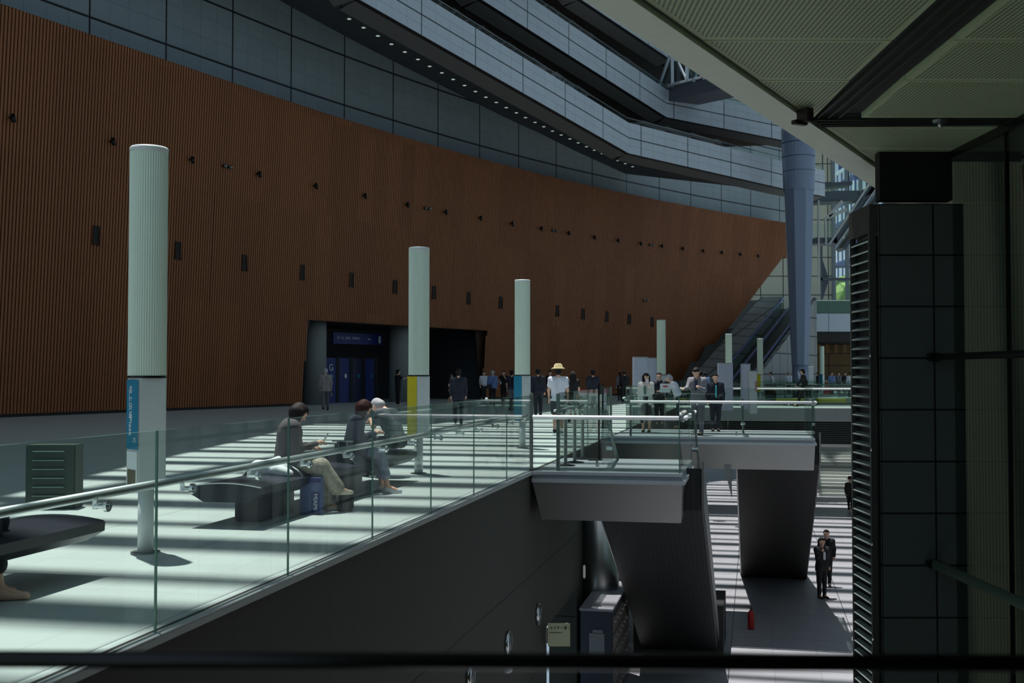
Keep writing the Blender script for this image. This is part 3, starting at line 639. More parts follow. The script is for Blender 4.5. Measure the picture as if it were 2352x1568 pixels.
# ------------------------------------------------------------------ near ceiling and edge beam of the room the camera stands in
ZC = 3.5
i0, i1 = PZ(1465, 0, ZC), PZ(2016, 384, ZC); o0, o1 = PZ(1353, 0, ZC), PZ(2018, 433, ZC)
d_in = (i1-i0)/(i1.y-i0.y); i0b = i0-d_in*(i0.y+3.2); d_o = (o1-o0)/(o1.y-o0.y); o0b = o0-d_o*(o0.y+3.2)
XW, YB, YBLK = 3.78, -3.2, PZ(2105, 350, ZC).y
def perf_mat():
    m = bpy.data.materials.new('perforated ceiling panel'); m.use_nodes = True; nt = m.node_tree; b = nt.nodes['Principled BSDF']; b.inputs['Roughness'].default_value = .55
    tc = nt.nodes.new('ShaderNodeTexCoord'); mp = nt.nodes.new('ShaderNodeMapping'); mp.inputs['Scale'].default_value = (35, 35, 0); nt.links.new(tc.outputs['Object'], mp.inputs[0])
    mp.inputs['Rotation'].default_value = (0, 0, .0)
    fr = nt.nodes.new('ShaderNodeVectorMath'); fr.operation = 'FRACTION'; nt.links.new(mp.outputs[0], fr.inputs[0])
    su = nt.nodes.new('ShaderNodeVectorMath'); su.operation = 'DISTANCE'; su.inputs[1].default_value = (.5, .5, 0); nt.links.new(fr.outputs[0], su.inputs[0])
    mr = nt.nodes.new('ShaderNodeMapRange'); mr.inputs[1].default_value = .27; mr.inputs[2].default_value = .36; nt.links.new(su.outputs['Value'], mr.inputs[0])
    mx = nt.nodes.new('ShaderNodeMix'); mx.data_type = 'RGBA'; mx.inputs[6].default_value = lin((22, 24, 20))+(1,); mx.inputs[7].default_value = lin((190, 206, 164))+(1,)
    nt.links.new(mr.outputs[0], mx.inputs[0]); nt.links.new(mx.outputs[2], b.inputs['Base Color']); return m
M_perf = perf_mat(); M_cframe = mat('ceiling frame paint', (190, 206, 164), .55); M_cbeam = mat('ceiling edge beam', (236, 244, 226), .5)
bm = bmesh.new(); prism(bm, [i0b, i1, Vector((XW+4, i1.y, 0)), Vector((XW+4, YB, 0))], ZC+.05, ZC+.7); struct('ceiling', norm(bm), M_dark)
bm = bmesh.new(); prism(bm, [o0b, o1, Vector((o1.x+.35, o1.y, 0)), i1, i0b], ZC-.02, ZC+.7); struct('trim_ceiling_edge', norm(bm), M_cbeam)
# line of the diagonal slot diffuser: from (1870,275) to (2250,0)
k0, k1 = PZ(1868, 268, ZC), PZ(2160, 0, ZC); kd = (k1-k0)/(k1.y-k0.y)
wl = PZ(2000, 275, ZC).y                               # level slot row
rows = [PZ(1900, y, ZC).y for y in (-330, -130, 0-15, 98, 189)]
def clipx_edge(y): return i0.x+d_in.x*(y-i0.y)+.012
def slot_x(y): return k0.x+kd.x*(y-k0.y)
bm = bmesh.new(); bf = bmesh.new(); cnt = 0; YR = sorted([YB, 1.0, 2.2, 3.1]+[PZ(1900, y, ZC).y for y in (-220, 98, 189)]+[wl])
def tile(pts):
    global cnt
    ok = [Vector((p[0], p[1], 0)) for p in pts]; c = sum(ok, Vector())/len(ok)
    a1 = [p+(c-p).normalized()*.01 for p in ok]; a2 = [p+(c-p).normalized()*.06 for p in ok]
    prism(bf, a1, ZC+.014, ZC+.05); prism(bm, a2, ZC+.0125, ZC+.02); cnt += 1
SW = .345
for y0, y1 in zip(YR, YR[1:]):
    L0, L1 = clipx_edge(y0), clipx_edge(y1); r0, r1 = slot_x(y0), slot_x(y1)
    if r0 > L0+.1:
        if r1 < L1+.02: r1 = L1+.02
        xs = 1.25
        x_ = r0
        # tiles left of the diagonal slot, cut by it
        mid0, mid1 = max(L0, min(r0-.02, (L0+r0)/2 if r0-L0 < 3 else L0+1.6)), max(L1, min(r1-.02, (L1+r1)/2 if r1-L1 < 3 else L1+1.6))
        if r0-L0 > 2.2: tile([(L0, y0), (mid0, y0), (mid0, y1), (L1, y1)]); tile([(mid0, y0), (r0, y0), (r1, y1), (mid0, y1)])
        else: tile([(L0, y0), (r0, y0), (r1, y1), (L1, y1)])
    for xa, xb in ((SW, 1.9), (1.9, 3.6)):
        pa, pb = min(r0+xa, XW), min(r1+xa, XW); qa, qb = min(r0+xb, XW), min(r1+xb, XW)
        if qa-pa > .15 or qb-pb > .15: tile([(max(pa, L0), y0), (max(qa, L0+.1), y0), (max(qb, L1+.1), y1), (max(pb, L1), y1)])
YS2 = PZ(2000, 285, ZC).y; Y3 = PZ(2000, 345, ZC).y
for y0, y1 in ((wl+.32, Y3), (Y3, min(i1.y-.02, YBLK+1.5))):
    if y1 > y0: tile([(clipx_edge(y0), y0), (XW, y0), (XW, y1), (clipx_edge(y1), y1)])
struct('ceiling_panels', norm(bm), M_perf); struct('ceiling_frames', norm(bf), M_cframe)
bm = bmesh.new()
for off in (.07, .15, .23): beam(bm, Vector((slot_x(YB)+off, YB, ZC+.035)), Vector((slot_x(wl)+off, wl+.1, ZC+.035)), .008, .03)
for off in (.06, .14, .22, .28): beam(bm, Vector((clipx_edge(wl+off), wl+off, ZC+.02)), Vector((XW, wl+off, ZC+.035)), .01, .03)
struct('ceiling_slot_rails', bm, mat('slot rail', (60, 68, 58), .5))
p = PZ(1849, 250, ZC); t = thing('ceiling_clamp', 'small dark metal clamp hanging where the ceiling slot meets the edge beam', 'clamp', p)
obj('bracket', B((0, 0, -.05), (.06, .12, .1), .5, .006), mat('bronze brown', (50, 42, 32), .5, .3), t); obj('clip', B((-.04, .0, -.1), (.12, .05, .03), .5, .005), mat('bronze brown', (50, 42, 32), .5, .3), t)
p = PZ(2160, 279, ZC); t = thing('sprinkler_head', 'small chrome sprinkler head under the dark level ceiling slot', 'sprinkler', p); obj('escutcheon', lathe([(.05, -.012), (.06, .01)], 20), M_satin, t); bm = bmesh.new(); ball(bm, (0, 0, -.025), .022); obj('nozzle', bm, M_steel2, t, True)
# added wall, unseen at right, darkens what the balustrade glass reflects
bm = bmesh.new(); prism(bm, [(10.2, 17), (20.8, 66), (21.8, 66), (11.2, 17)], -5, 9.5); struct('wall_reflection_block', uv_box(norm(bm)), M_grey)
# room shell around the camera
bm = bmesh.new(); prism(bm, [(-4.8, YB), (-1.7, 1.3), (8, 1.3), (8, YB)], -.5, 0); struct('floor_near', uv_box(norm(bm)), M_low)
bm = bmesh.new(); prism(bm, [(-4.6, YB), (8, YB), (8, YB-.2), (-4.6, YB-.2)], -5, ZC+.6); struct('wall_back', norm(bm), mat('back wall', (70, 74, 70), .8))
M_olive = slat_mat('olive ribbed panel', (84, 80, 62), (58, 57, 45), .075, 1, .7)
bm = bmesh.new(); prism(bm, [(XW+.9, YB), (XW+.9, 14.2), (XW+1.1, 14.2), (XW+1.1, YB)], -5, 9); struct('wall_right', norm(bm), M_olive)
def glass_wall(y0, y1):
    bm = bmesh.new(); box(bm, (XW, (y0+y1)/2, -.75), (.02, y1-y0-.02, 8.5)); return bm
yj = PZ(2318, 400, ZC); Y2318 = XW/((2318-CX)/FPX)
g = glass_wall(Y2318, YBLK); struct('window_1', g, M_winglass); g = glass_wall(YB, Y2318); struct('window_2', g, M_winglass)
bm = bmesh.new(); box(bm, (XW, Y2318, -.75), (.03, .022, 8.5)); box(bm, (XW, (YB+YBLK)/2, ZC-.03), (.06, YBLK-YB, .06)); struct('trim_window', bm, M_black)
# dark stone block with louvred side
XB0, XB1 = PY(2022, 859, YBLK).x, PY(2190, 859, YBLK).x; ZB = PY(2100, 468, YBLK).z; DB = .62
bm = bmesh.new(); box(bm, ((XB0+XB1)/2+.05, YBLK+DB/2, (ZB-5)/2), (XB1-XB0+.1, DB, ZB+5)); bm.normal_update(); uvl = bm.loops.layers.uv.verify()
for f in bm.faces:
    for l in f.loops: v = l.vert.co; l[uvl].uv = ((v.x-XB0 if abs(f.normal.y) > .5 else v.y), v.z-ZB+.44*20)
struct('wall_block', bm, M_block)
bm = bmesh.new(); box(bm, ((XB0+XB1)/2+.02, YBLK+.09, (ZB+ZC+.05)/2+.01), (XB1-XB0+.0, .12, ZC-ZB)); struct('trim_block_cap', bm, M_dark)
t = thing('louvre_tower', 'tall dark louvred strip on the side of the stone block at right', 'louvre', (XB0, YBLK, 0))
YL0, YL1 = .03, .60; XL = -.075
bm = bmesh.new(); box(bm, (XL+.02, YL0, (ZB-.12-5)/2), (.05, .035, ZB+4.88)); box(bm, (XL+.03, YL1, (ZB-.12-5)/2), (.05, .03, ZB+4.88)); box(bm, (-.03, (YL0+YL1)/2, ZB-.12), (.09, .6, .24)); obj('frame', bm, M_satin if False else mat('louvre frame', (74, 76, 72), .45, .3), t)
obj('backing', B((-.012, (YL0+YL1)/2, (ZB-5)/2-.12), (.012, .58, ZB+4.7)), M_dark, t)
bm = bmesh.new(); n = int((ZB+4.7)/.0842)
for i in range(n):
    z = ZB-.30-i*.0842; v = box(bm, (-.045, (YL0+YL1)/2, z), (.05, .53, .012), 0); bmesh.ops.rotate(bm, verts=v, cent=(-.045, (YL0+YL1)/2, z), matrix=Matrix.Rotation(-.5, 3, 'Y'))
tag(obj('slats', bm, mat('louvre slat', (150, 160, 156), .3, .5), t), kind='stuff')
bm = bmesh.new()
for i in range(9): ball(bm, (XL-.005, YL0-.02, ZB-1.3-i*.8), .013, seg=8)
obj('bolts', bm, M_steel2, t)
# railing of the side window: rails, and the blurred bar right before the lens
bm = bmesh.new(); tube(bm, (XW-.2, YBLK-.1, PY(2140, 820, YBLK).z), (XW-.2, YB+.1, 1.72), .028); t = thing('side_handrail', 'dark round handrail crossing the side window at eye level', 'handrail'); obj('rail', bm, M_black, t, True)
obj('end_cap', B((XW-.2, YBLK-.06, PY(2140, 820, YBLK).z), (.1, .1, .07), 0, .01), M_black, t)
bm = bmesh.new(); tube(bm, (XW-.22, YBLK-.1, .0), (XW-.22, YB+.1, .0), .04); t = thing('side_base_rail', 'green lit lower rail running toward the viewer along the side window', 'handrail'); obj('rail', bm, mat('green lit rail', (84, 104, 88), .4), t, True); obj('end_cap', B((XW-.22, YBLK-.06, 0), (.12, .1, .06), 0, .01), M_black, t)  # green light on the base rail is put into its colour
p0, p1 = PY(-260, 1512, 1.5), PY(2640, 1524, 1.5)
t = thing('near_handrail', 'out-of-focus dark horizontal handrail right in front of the viewer', 'handrail'); bm = bmesh.new(); tube(bm, p0, p1, .0115, seg=20); obj('rail', bm, mat('dark bronze rail', (34, 34, 36), .3, .6), t, True)
bm = bmesh.new()
for p in (p0, p1): tube(bm, (p.x, p.y, 0), p, .0115)
obj('post', bm, M_black, t)
# ------------------------------------------------------------------ lower level: lockers, signs, wall lamps
pl = PZ(1333, 1395, -3.0); pr = PZ(1406, 1397, -3.0); s0_, t0_ = st(pl); w_ = (pr-pl).length
g = thing('locker_block', 'tall dark coin locker block with a glossy sunlit top', 'lockers', HS(s0_, t0_, -5), -AX)
LD = 3.0; obj('body', B((w_/2, LD/2, .97), (w_, LD, 1.94), 0, .01), mat('locker paint', (54, 60, 72), .4), g)
obj('top', B((w_/2, LD/2, 1.97), (w_+.04, LD+.04, .06), 0, .012), mat('locker top lacquer', (176, 176, 184), .22, .35), g)
for k in range(7):
    for r in range(5):
        d = obj('locker_door', B((w_+.008, .25+k*.415, .25+r*.35), (.015, .39, .33), 0, .004), mat('locker door', (86, 80, 74), .5), g)
        obj('lock', B((w_+.03, .38+k*.415, .28+r*.35), (.03, .035, .05), 0, .005), M_steel2, d)
obj('notice', B((w_*.52, -.006, 1.3), (.3, .008, .42)), mat('grey paper', (130, 134, 136), .7), g); obj('notice', B((w_*.55, -.008, 1.55), (.2, .01, .06)), mat('grey paper', (130, 134, 136), .7), g)
obj('plate', B((w_/2, .22, 2.01), (.16, .06, .02)), M_satin, g)
ps = PY(1284, 1457, 19.8); t = thing('room_sign', 'cream square sign with dark Japanese and English lettering at the dark doorway', 'sign', ps)
obj('board', B((0, 0, 0), (.385, .03, .40)), M_cream, t); text('lettering', 'セミナー室 1', .062, M_ink, t, (-.165, -.02, .1), (PI/2, 0, 0)); text('lettering', 'Seminar Room 1', .034, M_ink, t, (-.165, -.02, .03), (PI/2, 0, 0))
obj('bracket', B((-.2, .02, -.02), (.05, .04, .26)), M_satin, t)
wl_ = None
for px, py, lab in ((1236, 1410, 'round chrome wall lamp nearest the doorway sign'), (1167, 1478, 'round chrome wall lamp on the void wall, middle of three'), (1080, 1553, 'round chrome wall lamp on the void wall, cut by the bottom edge')):
    X = None; p = None
    for k in range(400):
        s_ = 8+k*.04; pp_ = HS(s_, .0, -2.45)
        if proj(pp_)[0] > px: p = pp_; break
    p.z = PY(px, py, p.y).z
    t = thing('wall_lamp', lab, 'lamp', p, -AX, 'round wall lamps on the void wall'); bm = bmesh.new(); tube(bm, (-.02, 0, 0), (.035, 0, 0), .19, .17, 28); obj('ring', bm, M_steel2, t, True)
    bm = bmesh.new(); tube(bm, (.03, 0, 0), (.045, 0, 0), .13, .11, 28); obj('lens', bm, mat('lamp lens', (90, 100, 104), .15), t, True); bm = bmesh.new(); box(bm, (.05, 0, .0), (.015, .05, .16)); obj('clip', bm, M_steel2, t)
p = HS(16.3, .12, -3.0); p = p*1; yy = p.y; p.z = PY(1133, 1532, yy).z; t = thing('wall_camera', 'small white dome camera on a bracket beside the chrome wall lamps', 'camera', p, -AX)
obj('bracket', B((-.05, 0, .06), (.2, .06, .04)), M_white, t); bm = bmesh.new(); ball(bm, (.08, 0, -.02), .075, (1, 1, .8)); obj('dome', bm, M_white, t, True)
p = PY(1342, 1312, 24.0); t = thing('pilaster_lamp', 'narrow chrome lamp on the rounded steel pilaster', 'lamp', p); obj('body', B((0, 0, 0), (.05, .08, .3), 0, .02), M_steel2, t)
pb = PZ(1545, 1425, -4.2); s_, t_ = st(pb); g = thing('low_counter', 'low dark counter on the lower floor right of the lockers', 'counter', HS(s_, t_, -5), -AX)
obj('top', B((0, .3, .82), (1.5, .7, .06), 0, .01), mat('counter top', (120, 120, 126), .3), g); obj('apron', B((0, .0, .66), (1.45, .06, .26)), mat('counter apron', (84, 82, 70), .6), g); obj('leg', B((.7, .3, .4), (.05, .5, .8)), M_black, g); obj('leg', B((-.7, .3, .4), (.05, .5, .8)), M_black, g)
p = PZ(1725, 1445, -5); t = thing('fire_extinguisher', 'red fire extinguisher standing on the dark lower floor', 'fire extinguisher', (p.x, p.y, -5)); obj('body', lathe([(.08, .02), (.085, .06), (.085, .42), (.03, .5)], 18), M_red, t, True); obj('valve', B((0, 0, .54), (.05, .09, .06)), M_black, t)
# ------------------------------------------------------------------ stanchions, sign stands and kiosks on the deck
for px, py, lab in ((1299, 1069, 'dark steel stanchion nearest the corner of the near landing'), (1320, 1062, 'dark steel stanchion in the middle of three on the near landing'), (1338, 1054, 'dark steel stanchion farthest back on the near landing')):
    p = PZ(px, py, .012); t = thing('stanchion', lab, 'stanchion', p, 0, 'stanchions on the near landing'); obj('post', lathe([(.035, .01), (.03, .05), (.03, .78), (.04, .8), (.04, .84)], 16), M_satin, t, True); obj('base', lathe([(.17, 0), (.17, .012), (.05, .03)], 24), M_black, t)
p = PZ(1379, 1056, .012); t = thing('sign_stand', 'black two-post sign stand seen edge on at the near landing', 'sign stand', p)
obj('base', B((0, 0, .01), (.46, .32, .02)), M_black, t); H_ = PY(1377, 882, p.y).z
bm = bmesh.new(); box(bm, (-.03, -.05, H_/2), (.035, .035, H_)); box(bm, (.05, .05, H_/2), (.03, .03, H_)); obj('post', bm, M_black, t); obj('panel', B((.02, 0, H_-.12), (.1, .03, .16)), mat('stand panel', (52, 62, 58), .5), t)
def kiosk(px0, px1, ptop, D, label, rot=0, red=None, m=None, depth=.3):
    a, b = PY(px0, ptop, D), PY(px1, ptop, D); c = (a+b)/2; w_ = b.x-a.x; t = thing('kiosk', label, 'kiosk', (c.x, c.y, 0), rot)
    obj('panel', B((0, 0, a.z/2), (w_, depth, a.z), 0, .02), m or M_white, t); obj('edge_trim', B((0, -depth/2-.005, a.z-.02), (w_+.02, .02, .04)), M_steel2, t)
    if red: text('lettering', red, w_*.55, M_red, t, (w_*.2, -depth/2-.02, a.z*.75), (PI/2, PI/2, 0), 'LEFT')
    return t
M_lilac = mat('pale lilac board', (176, 184, 200), .5)
kiosk(1454, 1485, 819, 41, 'tall pale board kiosk, left one of the pair beside a light column', .2, m=M_lilac)
kiosk(1488, 1508, 821, 43, 'narrower pale board kiosk, right one of the pair beside a light column', .2, m=M_lilac)
kiosk(1649, 1682, 833, 50, 'square pale kiosk in front of a slim light column', 0, m=M_lilac)
kiosk(1702, 1722, 835, 52, 'tall pale board behind the slim white pillar sign', 0, m=M_lilac)
kiosk(1719, 1737, 851, 46, 'slim white pillar sign with vertical red lettering', 0, 'INFO', m=M_white)
kiosk(1840, 1853, 841, 78, 'pale board at the foot of the giant column, left one', 0, m=M_white); kiosk(1855, 1867, 841, 78, 'pale board at the foot of the giant column, right one', 0, m=M_white)
p = PY(1528, 891, 33); t = thing('notice_board', 'small white notice board with a red heading on a thin stand', 'notice board', (p.x, p.y, 0)); obj('board', B((0, 0, p.z), (.3, .03, .26)), M_white, t); obj('heading', B((0, -.02, p.z+.05), (.14, .01, .04)), M_red, t); obj('post', B((0, .02, p.z/2), (.03, .03, p.z)), M_satin, t); obj('base', B((0, 0, .01), (.36, .3, .02)), M_black, t)
a, b = PY(1327, 894, 40), PY(1396, 894, 40); g = thing('red_counter', 'red topped reception counter behind the near landing', 'counter', ((a.x+b.x)/2, a.y, 0)); obj('top', B((0, 0, 1.0), (b.x-a.x, .6, .1), 0, .03), M_red, g); obj('body', B((0, .05, .48), (b.x-a.x-.1, .45, .95)), M_white, g)
p = PY(1900, 885, 90); t = thing('red_parasol_cart', 'small red and white counter far beyond the giant column', 'counter', (p.x, p.y, 0)); obj('body', B((0, 0, .5), (.8, .5, 1.0)), M_red, t); obj('top', B((0, 0, 1.05), (1.1, .7, .06)), M_white, t)
for px, lab in ((1817, 'yellow lit escalator landing head left in the second void'), (1893, 'yellow lit escalator landing head right in the second void')):
    p = PZ(px, 915, .3); g = thing('escalator', lab, 'escalator', (p.x, p.y, 0)); bm = bmesh.new()
    for x in (-1.1, 1.1): box(bm, (x, 0, .5), (.03, 2.5, .9))
    obj('glass_side', bm, M_glass, g); bm = bmesh.new()
    for x in (-1.1, 1.1): tube(bm, (x, -1.2, .97), (x, 1.2, .97), .04)
    obj('handrail', bm, M_black, g); obj('threshold', B((0, -.3, .2), (2.1, .3, .2)), mat('yellow lit comb', (210, 205, 90), .5), g); obj('plinth', B((0, 0, .05), (2.3, 2.4, .1)), M_satin, g)  # light at the combs is put into the yellow of the threshold
# ------------------------------------------------------------------ far end: rising escalators, balcony, stone wall, curtain wall, hung stairs
Yf, Yt, Zb = 84.0, 100.0, PY(1900, 720, 105).z
A0, A1 = PY(1585, 868, Yf), PY(1748, 712, Yt); Bd = Vector((A1.x-A0.x, Yt-Yf, 0)); ang = -math.atan2(Bd.x, Bd.y); Lr = Bd.length; wE = 3.0
Mx = Matrix.Translation((A0.x, A0.y, 0)) @ Matrix.Rotation(ang, 4, 'Z')
M_stair = panel_mat('stair flank stone', (118, 124, 124), (50, 52, 54), 2.2, 1.6, 2.2, 1.6, .06, .01, .6, .06, .03)
g = thing('rising_escalators', 'pair of escalators with blue handrails rising to the far balcony', 'escalator', (A0.x, A0.y, 0), ang)
def flank(x0, x1, lift, name, m_, y0=0):
    bm = bmesh.new(); extrude(bm, [Vector((x0, y0, 0)), Vector((x0, Lr, 0)), Vector((x0, Lr, Zb+lift)), Vector((x0, y0, lift))], (x1-x0, 0, 0)); return obj(name, uv_box(norm(bm)), m_, g)
flank(0, 1.9, 1.2, 'stone_flank', M_stair); flank(1.9, 4.6, .1, 'truss', M_black); flank(4.6, 4.9, 1.0, 'stone_flank', M_stair)
for x in (2.0, 3.2, 4.4):
    bm = bmesh.new(); beam(bm, (x, -.3, 1.05), (x, Lr, Zb+1.05), .12, .12); obj('handrail', bm, mat('blue sheen rail', (110, 130, 175), .25, .4), g)
    bm = bmesh.new(); extrude(bm, [Vector((x, 0, .1)), Vector((x, Lr, Zb+.1)), Vector((x, Lr, Zb+1)), Vector((x, 0, 1))], (.02, 0, 0)); obj('glass_side', norm(bm), M_glass, g)
g2 = thing('stepped_stair', 'broad dark stair with stepped flank against the brown wall', 'stairs', (A0.x, A0.y, 0), ang)
bm = bmesh.new(); pts = [Vector((-1.6, 0, 0))]; nst = 5
for k in range(nst): pts += [Vector((-1.6, Lr*k/nst+1.0, Zb*k/nst+1.1)), Vector((-1.6, Lr*(k+.45)/nst+1.0, Zb*(k)/nst+1.15+.0))]
pts += [Vector((-1.6, Lr+1, Zb+1.0)), Vector((-1.6, Lr+1, 0))]; extrude(bm, pts, (1.6, 0, 0)); obj('flank', norm(bm), mat('stair grey', (74, 80, 78), .7), g2)
# beige end walls
YE = 120
for nm, x0, x1, z1, yy in (('wall_far', 1640, 1922, 40, YE), ):
    a, b = PY(x0, 859, yy), PY(x1, 859, yy); bm = bmesh.new(); prism(bm, [(a.x, yy), (b.x, yy), (b.x, yy+1), (a.x, yy+1)], 0, z1); struct(nm, uv_box(norm(bm)), M_beige)
# balcony
a, b = PY(1858, 741, 105), PY(2120, 741, 105); zt, zb_ = PY(1900, 720, 105).z, PY(1900, 761, 105).z
bm = bmesh.new(); prism(bm, [(a.x, 105), (b.x, 105), (b.x, 119), (a.x-3, 119)], zb_, zt); struct('floor_balcony', uv_box(norm(bm)), panel_mat('balcony fascia', (176, 186, 200), (110, 116, 120), 4.2, 9, 4.2, 9, .03, .01, .5, .04, .02))
g = thing('balcony_rail', 'green glass balustrade on the far white balcony', 'glass railing'); n = 5
for k in range(n):
    x0, x1 = a.x+(b.x-a.x)*k/n, a.x+(b.x-a.x)*(k+1)/n; obj('glass_pane', B(((x0+x1)/2, 105.1, zt+.6), (x1-x0-.03, .02, 1.2)), mat('dense green glass', (70, 104, 88), .15, 0), g)
bm = bmesh.new(); tube(bm, (a.x, 105, zt+1.22), (b.x, 105, zt+1.22), .04); obj('handrail', bm, M_steel2, g)
bm = bmesh.new(); prism(bm, [(a.x-1.5, 105.4), (b.x, 105.4), (b.x, 119), (a.x-3, 119)], zb_-.9, zb_); struct('ceiling_balcony', norm(bm), M_dark)
bm = bmesh.new(); prism(bm, [(a.x-8, 118), (b.x, 118), (b.x, 118.3), (a.x-8, 118.3)], 0, zb_); struct('wall_cafe', uv_box(norm(bm)), panel_mat('brown cafe wall', (112, 84, 44), (60, 48, 30), 3.3, 1.25, 3.3, 1.25, .05, .01, .6, .1, .12))
g = thing('pendant_row', 'row of short brown pendant strips under the balcony soffit', 'ceiling hanging')
for k in range(9):
    obj('strip', B((PY(1800+k*20, 800, 117).x, 117, zb_-1.35), (.35, .1, .9)), mat('amber strip', (120, 84, 50), .6), g)
# curtain wall
bm = bmesh.new(); xa, xb = PY(1916, 859, YE).x, PY(2140, 859, YE).x; n = 7
for k in range(n+1): x = xa+(xb-xa)*k/n; box(bm, (x, YE, 20), (.3, .5, 40))
for z in range(4, 40, 4): box(bm, ((xa+xb)/2, YE, z+1), (xb-xa, .3, .22))
struct('window_3_frame', bm, mat('curtain wall steel', (100, 112, 118), .5))
bm = bmesh.new(); box(bm, ((xa+xb)/2, YE+.2, 20), (xb-xa, .03, 40)); struct('window_3', bm, M_curtain)
def tower(px0, px1, pytop, D, label, rgb, dp=14, wn=(200, 215, 240)):
    a, b = PY(px0, pytop, D), PY(px1, pytop, D); g = thing('office_tower', label, 'building', ((a.x+b.x)/2, D+dp/2, 0)); w_ = b.x-a.x
    m_ = panel_mat('facade '+label[:14], rgb, (70, 84, 130), 2.6, 3.4, 1.3, 3.4, .55, .1, .4, .1, .2)
    bm = bmesh.new(); box(bm, (0, 0, a.z/2), (w_, dp, a.z)); obj('facade', uv_box(bm), m_, g)
    obj('roof_slab', B((0, 0, a.z+.3), (w_+.6, dp+.6, .6)), M_white, g)
tower(1905, 1958, 300, 205, 'pale office tower with blue windows seen through the glass end wall', (215, 222, 235))
tower(1962, 2030, 380, 185, 'white gridded office tower seen right through the glass end wall', (235, 238, 240))
tower(2040, 2300, 250, 230, 'wide grey office block hidden behind the louvred tower', (190, 196, 205))
tower(1700, 1900, 330, 240, 'long pale office block far behind the stone end wall', (190, 196, 205))
bm = bmesh.new(); ball(bm, (0, 0, 11), 4.5, (1.3, 1, .9), 16); tube(bm, (0, 0, 0), (0, 0, 8), .3)
for v in bm.verts: v.co += Vector((random.uniform(-.35, .35), random.uniform(-.35, .35), random.uniform(-.35, .35)))
o = obj('street_tree', bm, mat('foliage', (120, 150, 70), .7, 0, .4, 3)); p = PY(1990, 690, 150); o.location = (p.x, p.y, 0); tag(o, 'yellow green tree outside the glass end wall', 'tree')
# hung stairs with landings near the end wall
g = thing('hung_stair', 'steel stair flight with glass sides hanging near the far glass wall', 'stairs'); DS = 98; M_hung = mat('hung stair steel', (70, 78, 86), .4, .3)
bm = bmesh.new()
for (x0, y0, x1, y1, th) in ((1868, 456, 1965, 453, .9), (1865, 555, 1915, 555, .5), (1912, 562, 2012, 418, .55), (1930, 574, 2040, 420, .35), (1868, 430, 1950, 424, .3), (1965, 453, 2000, 436, .6)):
    beam(bm, PY(x0, y0, DS), PY(x1, y1, DS), 2.0, th)
obj('stringer', bm, M_hung, g)
for x_ in (1890, 1950, 1990):
    bm = bmesh.new(); p = PY(x_, 440, DS); tube(bm, p, (p.x, p.y, 45), .05); obj('hanger_rod', bm, M_hung, g)
bm = bmesh.new(); 
for (x0, y0, x1, y1, th) in ((1905, 560, 2005, 410, .16), (1920, 566, 2025, 415, .12), (1900, 500, 1935, 462, .3), (1905, 498, 1945, 480, .3), (1880, 640, 1880, 460, .2), (1895, 500, 1897, 560, .18)): beam(bm, PY(x0, y0, DS-1.1), PY(x1, y1, DS-1.1), .14, th)
obj('brace', bm, mat('pale brace', (170, 178, 176), .5), g)
bm = bmesh.new()
for (x0, y0, x1, y1) in ((1868, 440, 1965, 438), (1865, 532, 1915, 532), (1912, 532, 1990, 420)): beam(bm, PY(x0, y0, DS-1), PY(x1, y1, DS-1), .02, 1.3)
obj('glass_side', bm, M_glass, g)
bm = bmesh.new(); pw = PY(1887, 641, 112); box(bm, (pw.x, pw.y, pw.z), (.15, .3, 7.5)); box(bm, (pw.x+2.4, pw.y, pw.z), (5, .3, .3)); extrude(bm, [pw+Vector((0, .2, 2.5)), pw+Vector((.8, .2, 0)), pw+Vector((0, .2, -2.5))], (0, .1, 0)); tag(obj('wind_brace', norm(bm), M_hung), 'dark steel wind brace with a triangular fin on the far glass wall', 'brace')
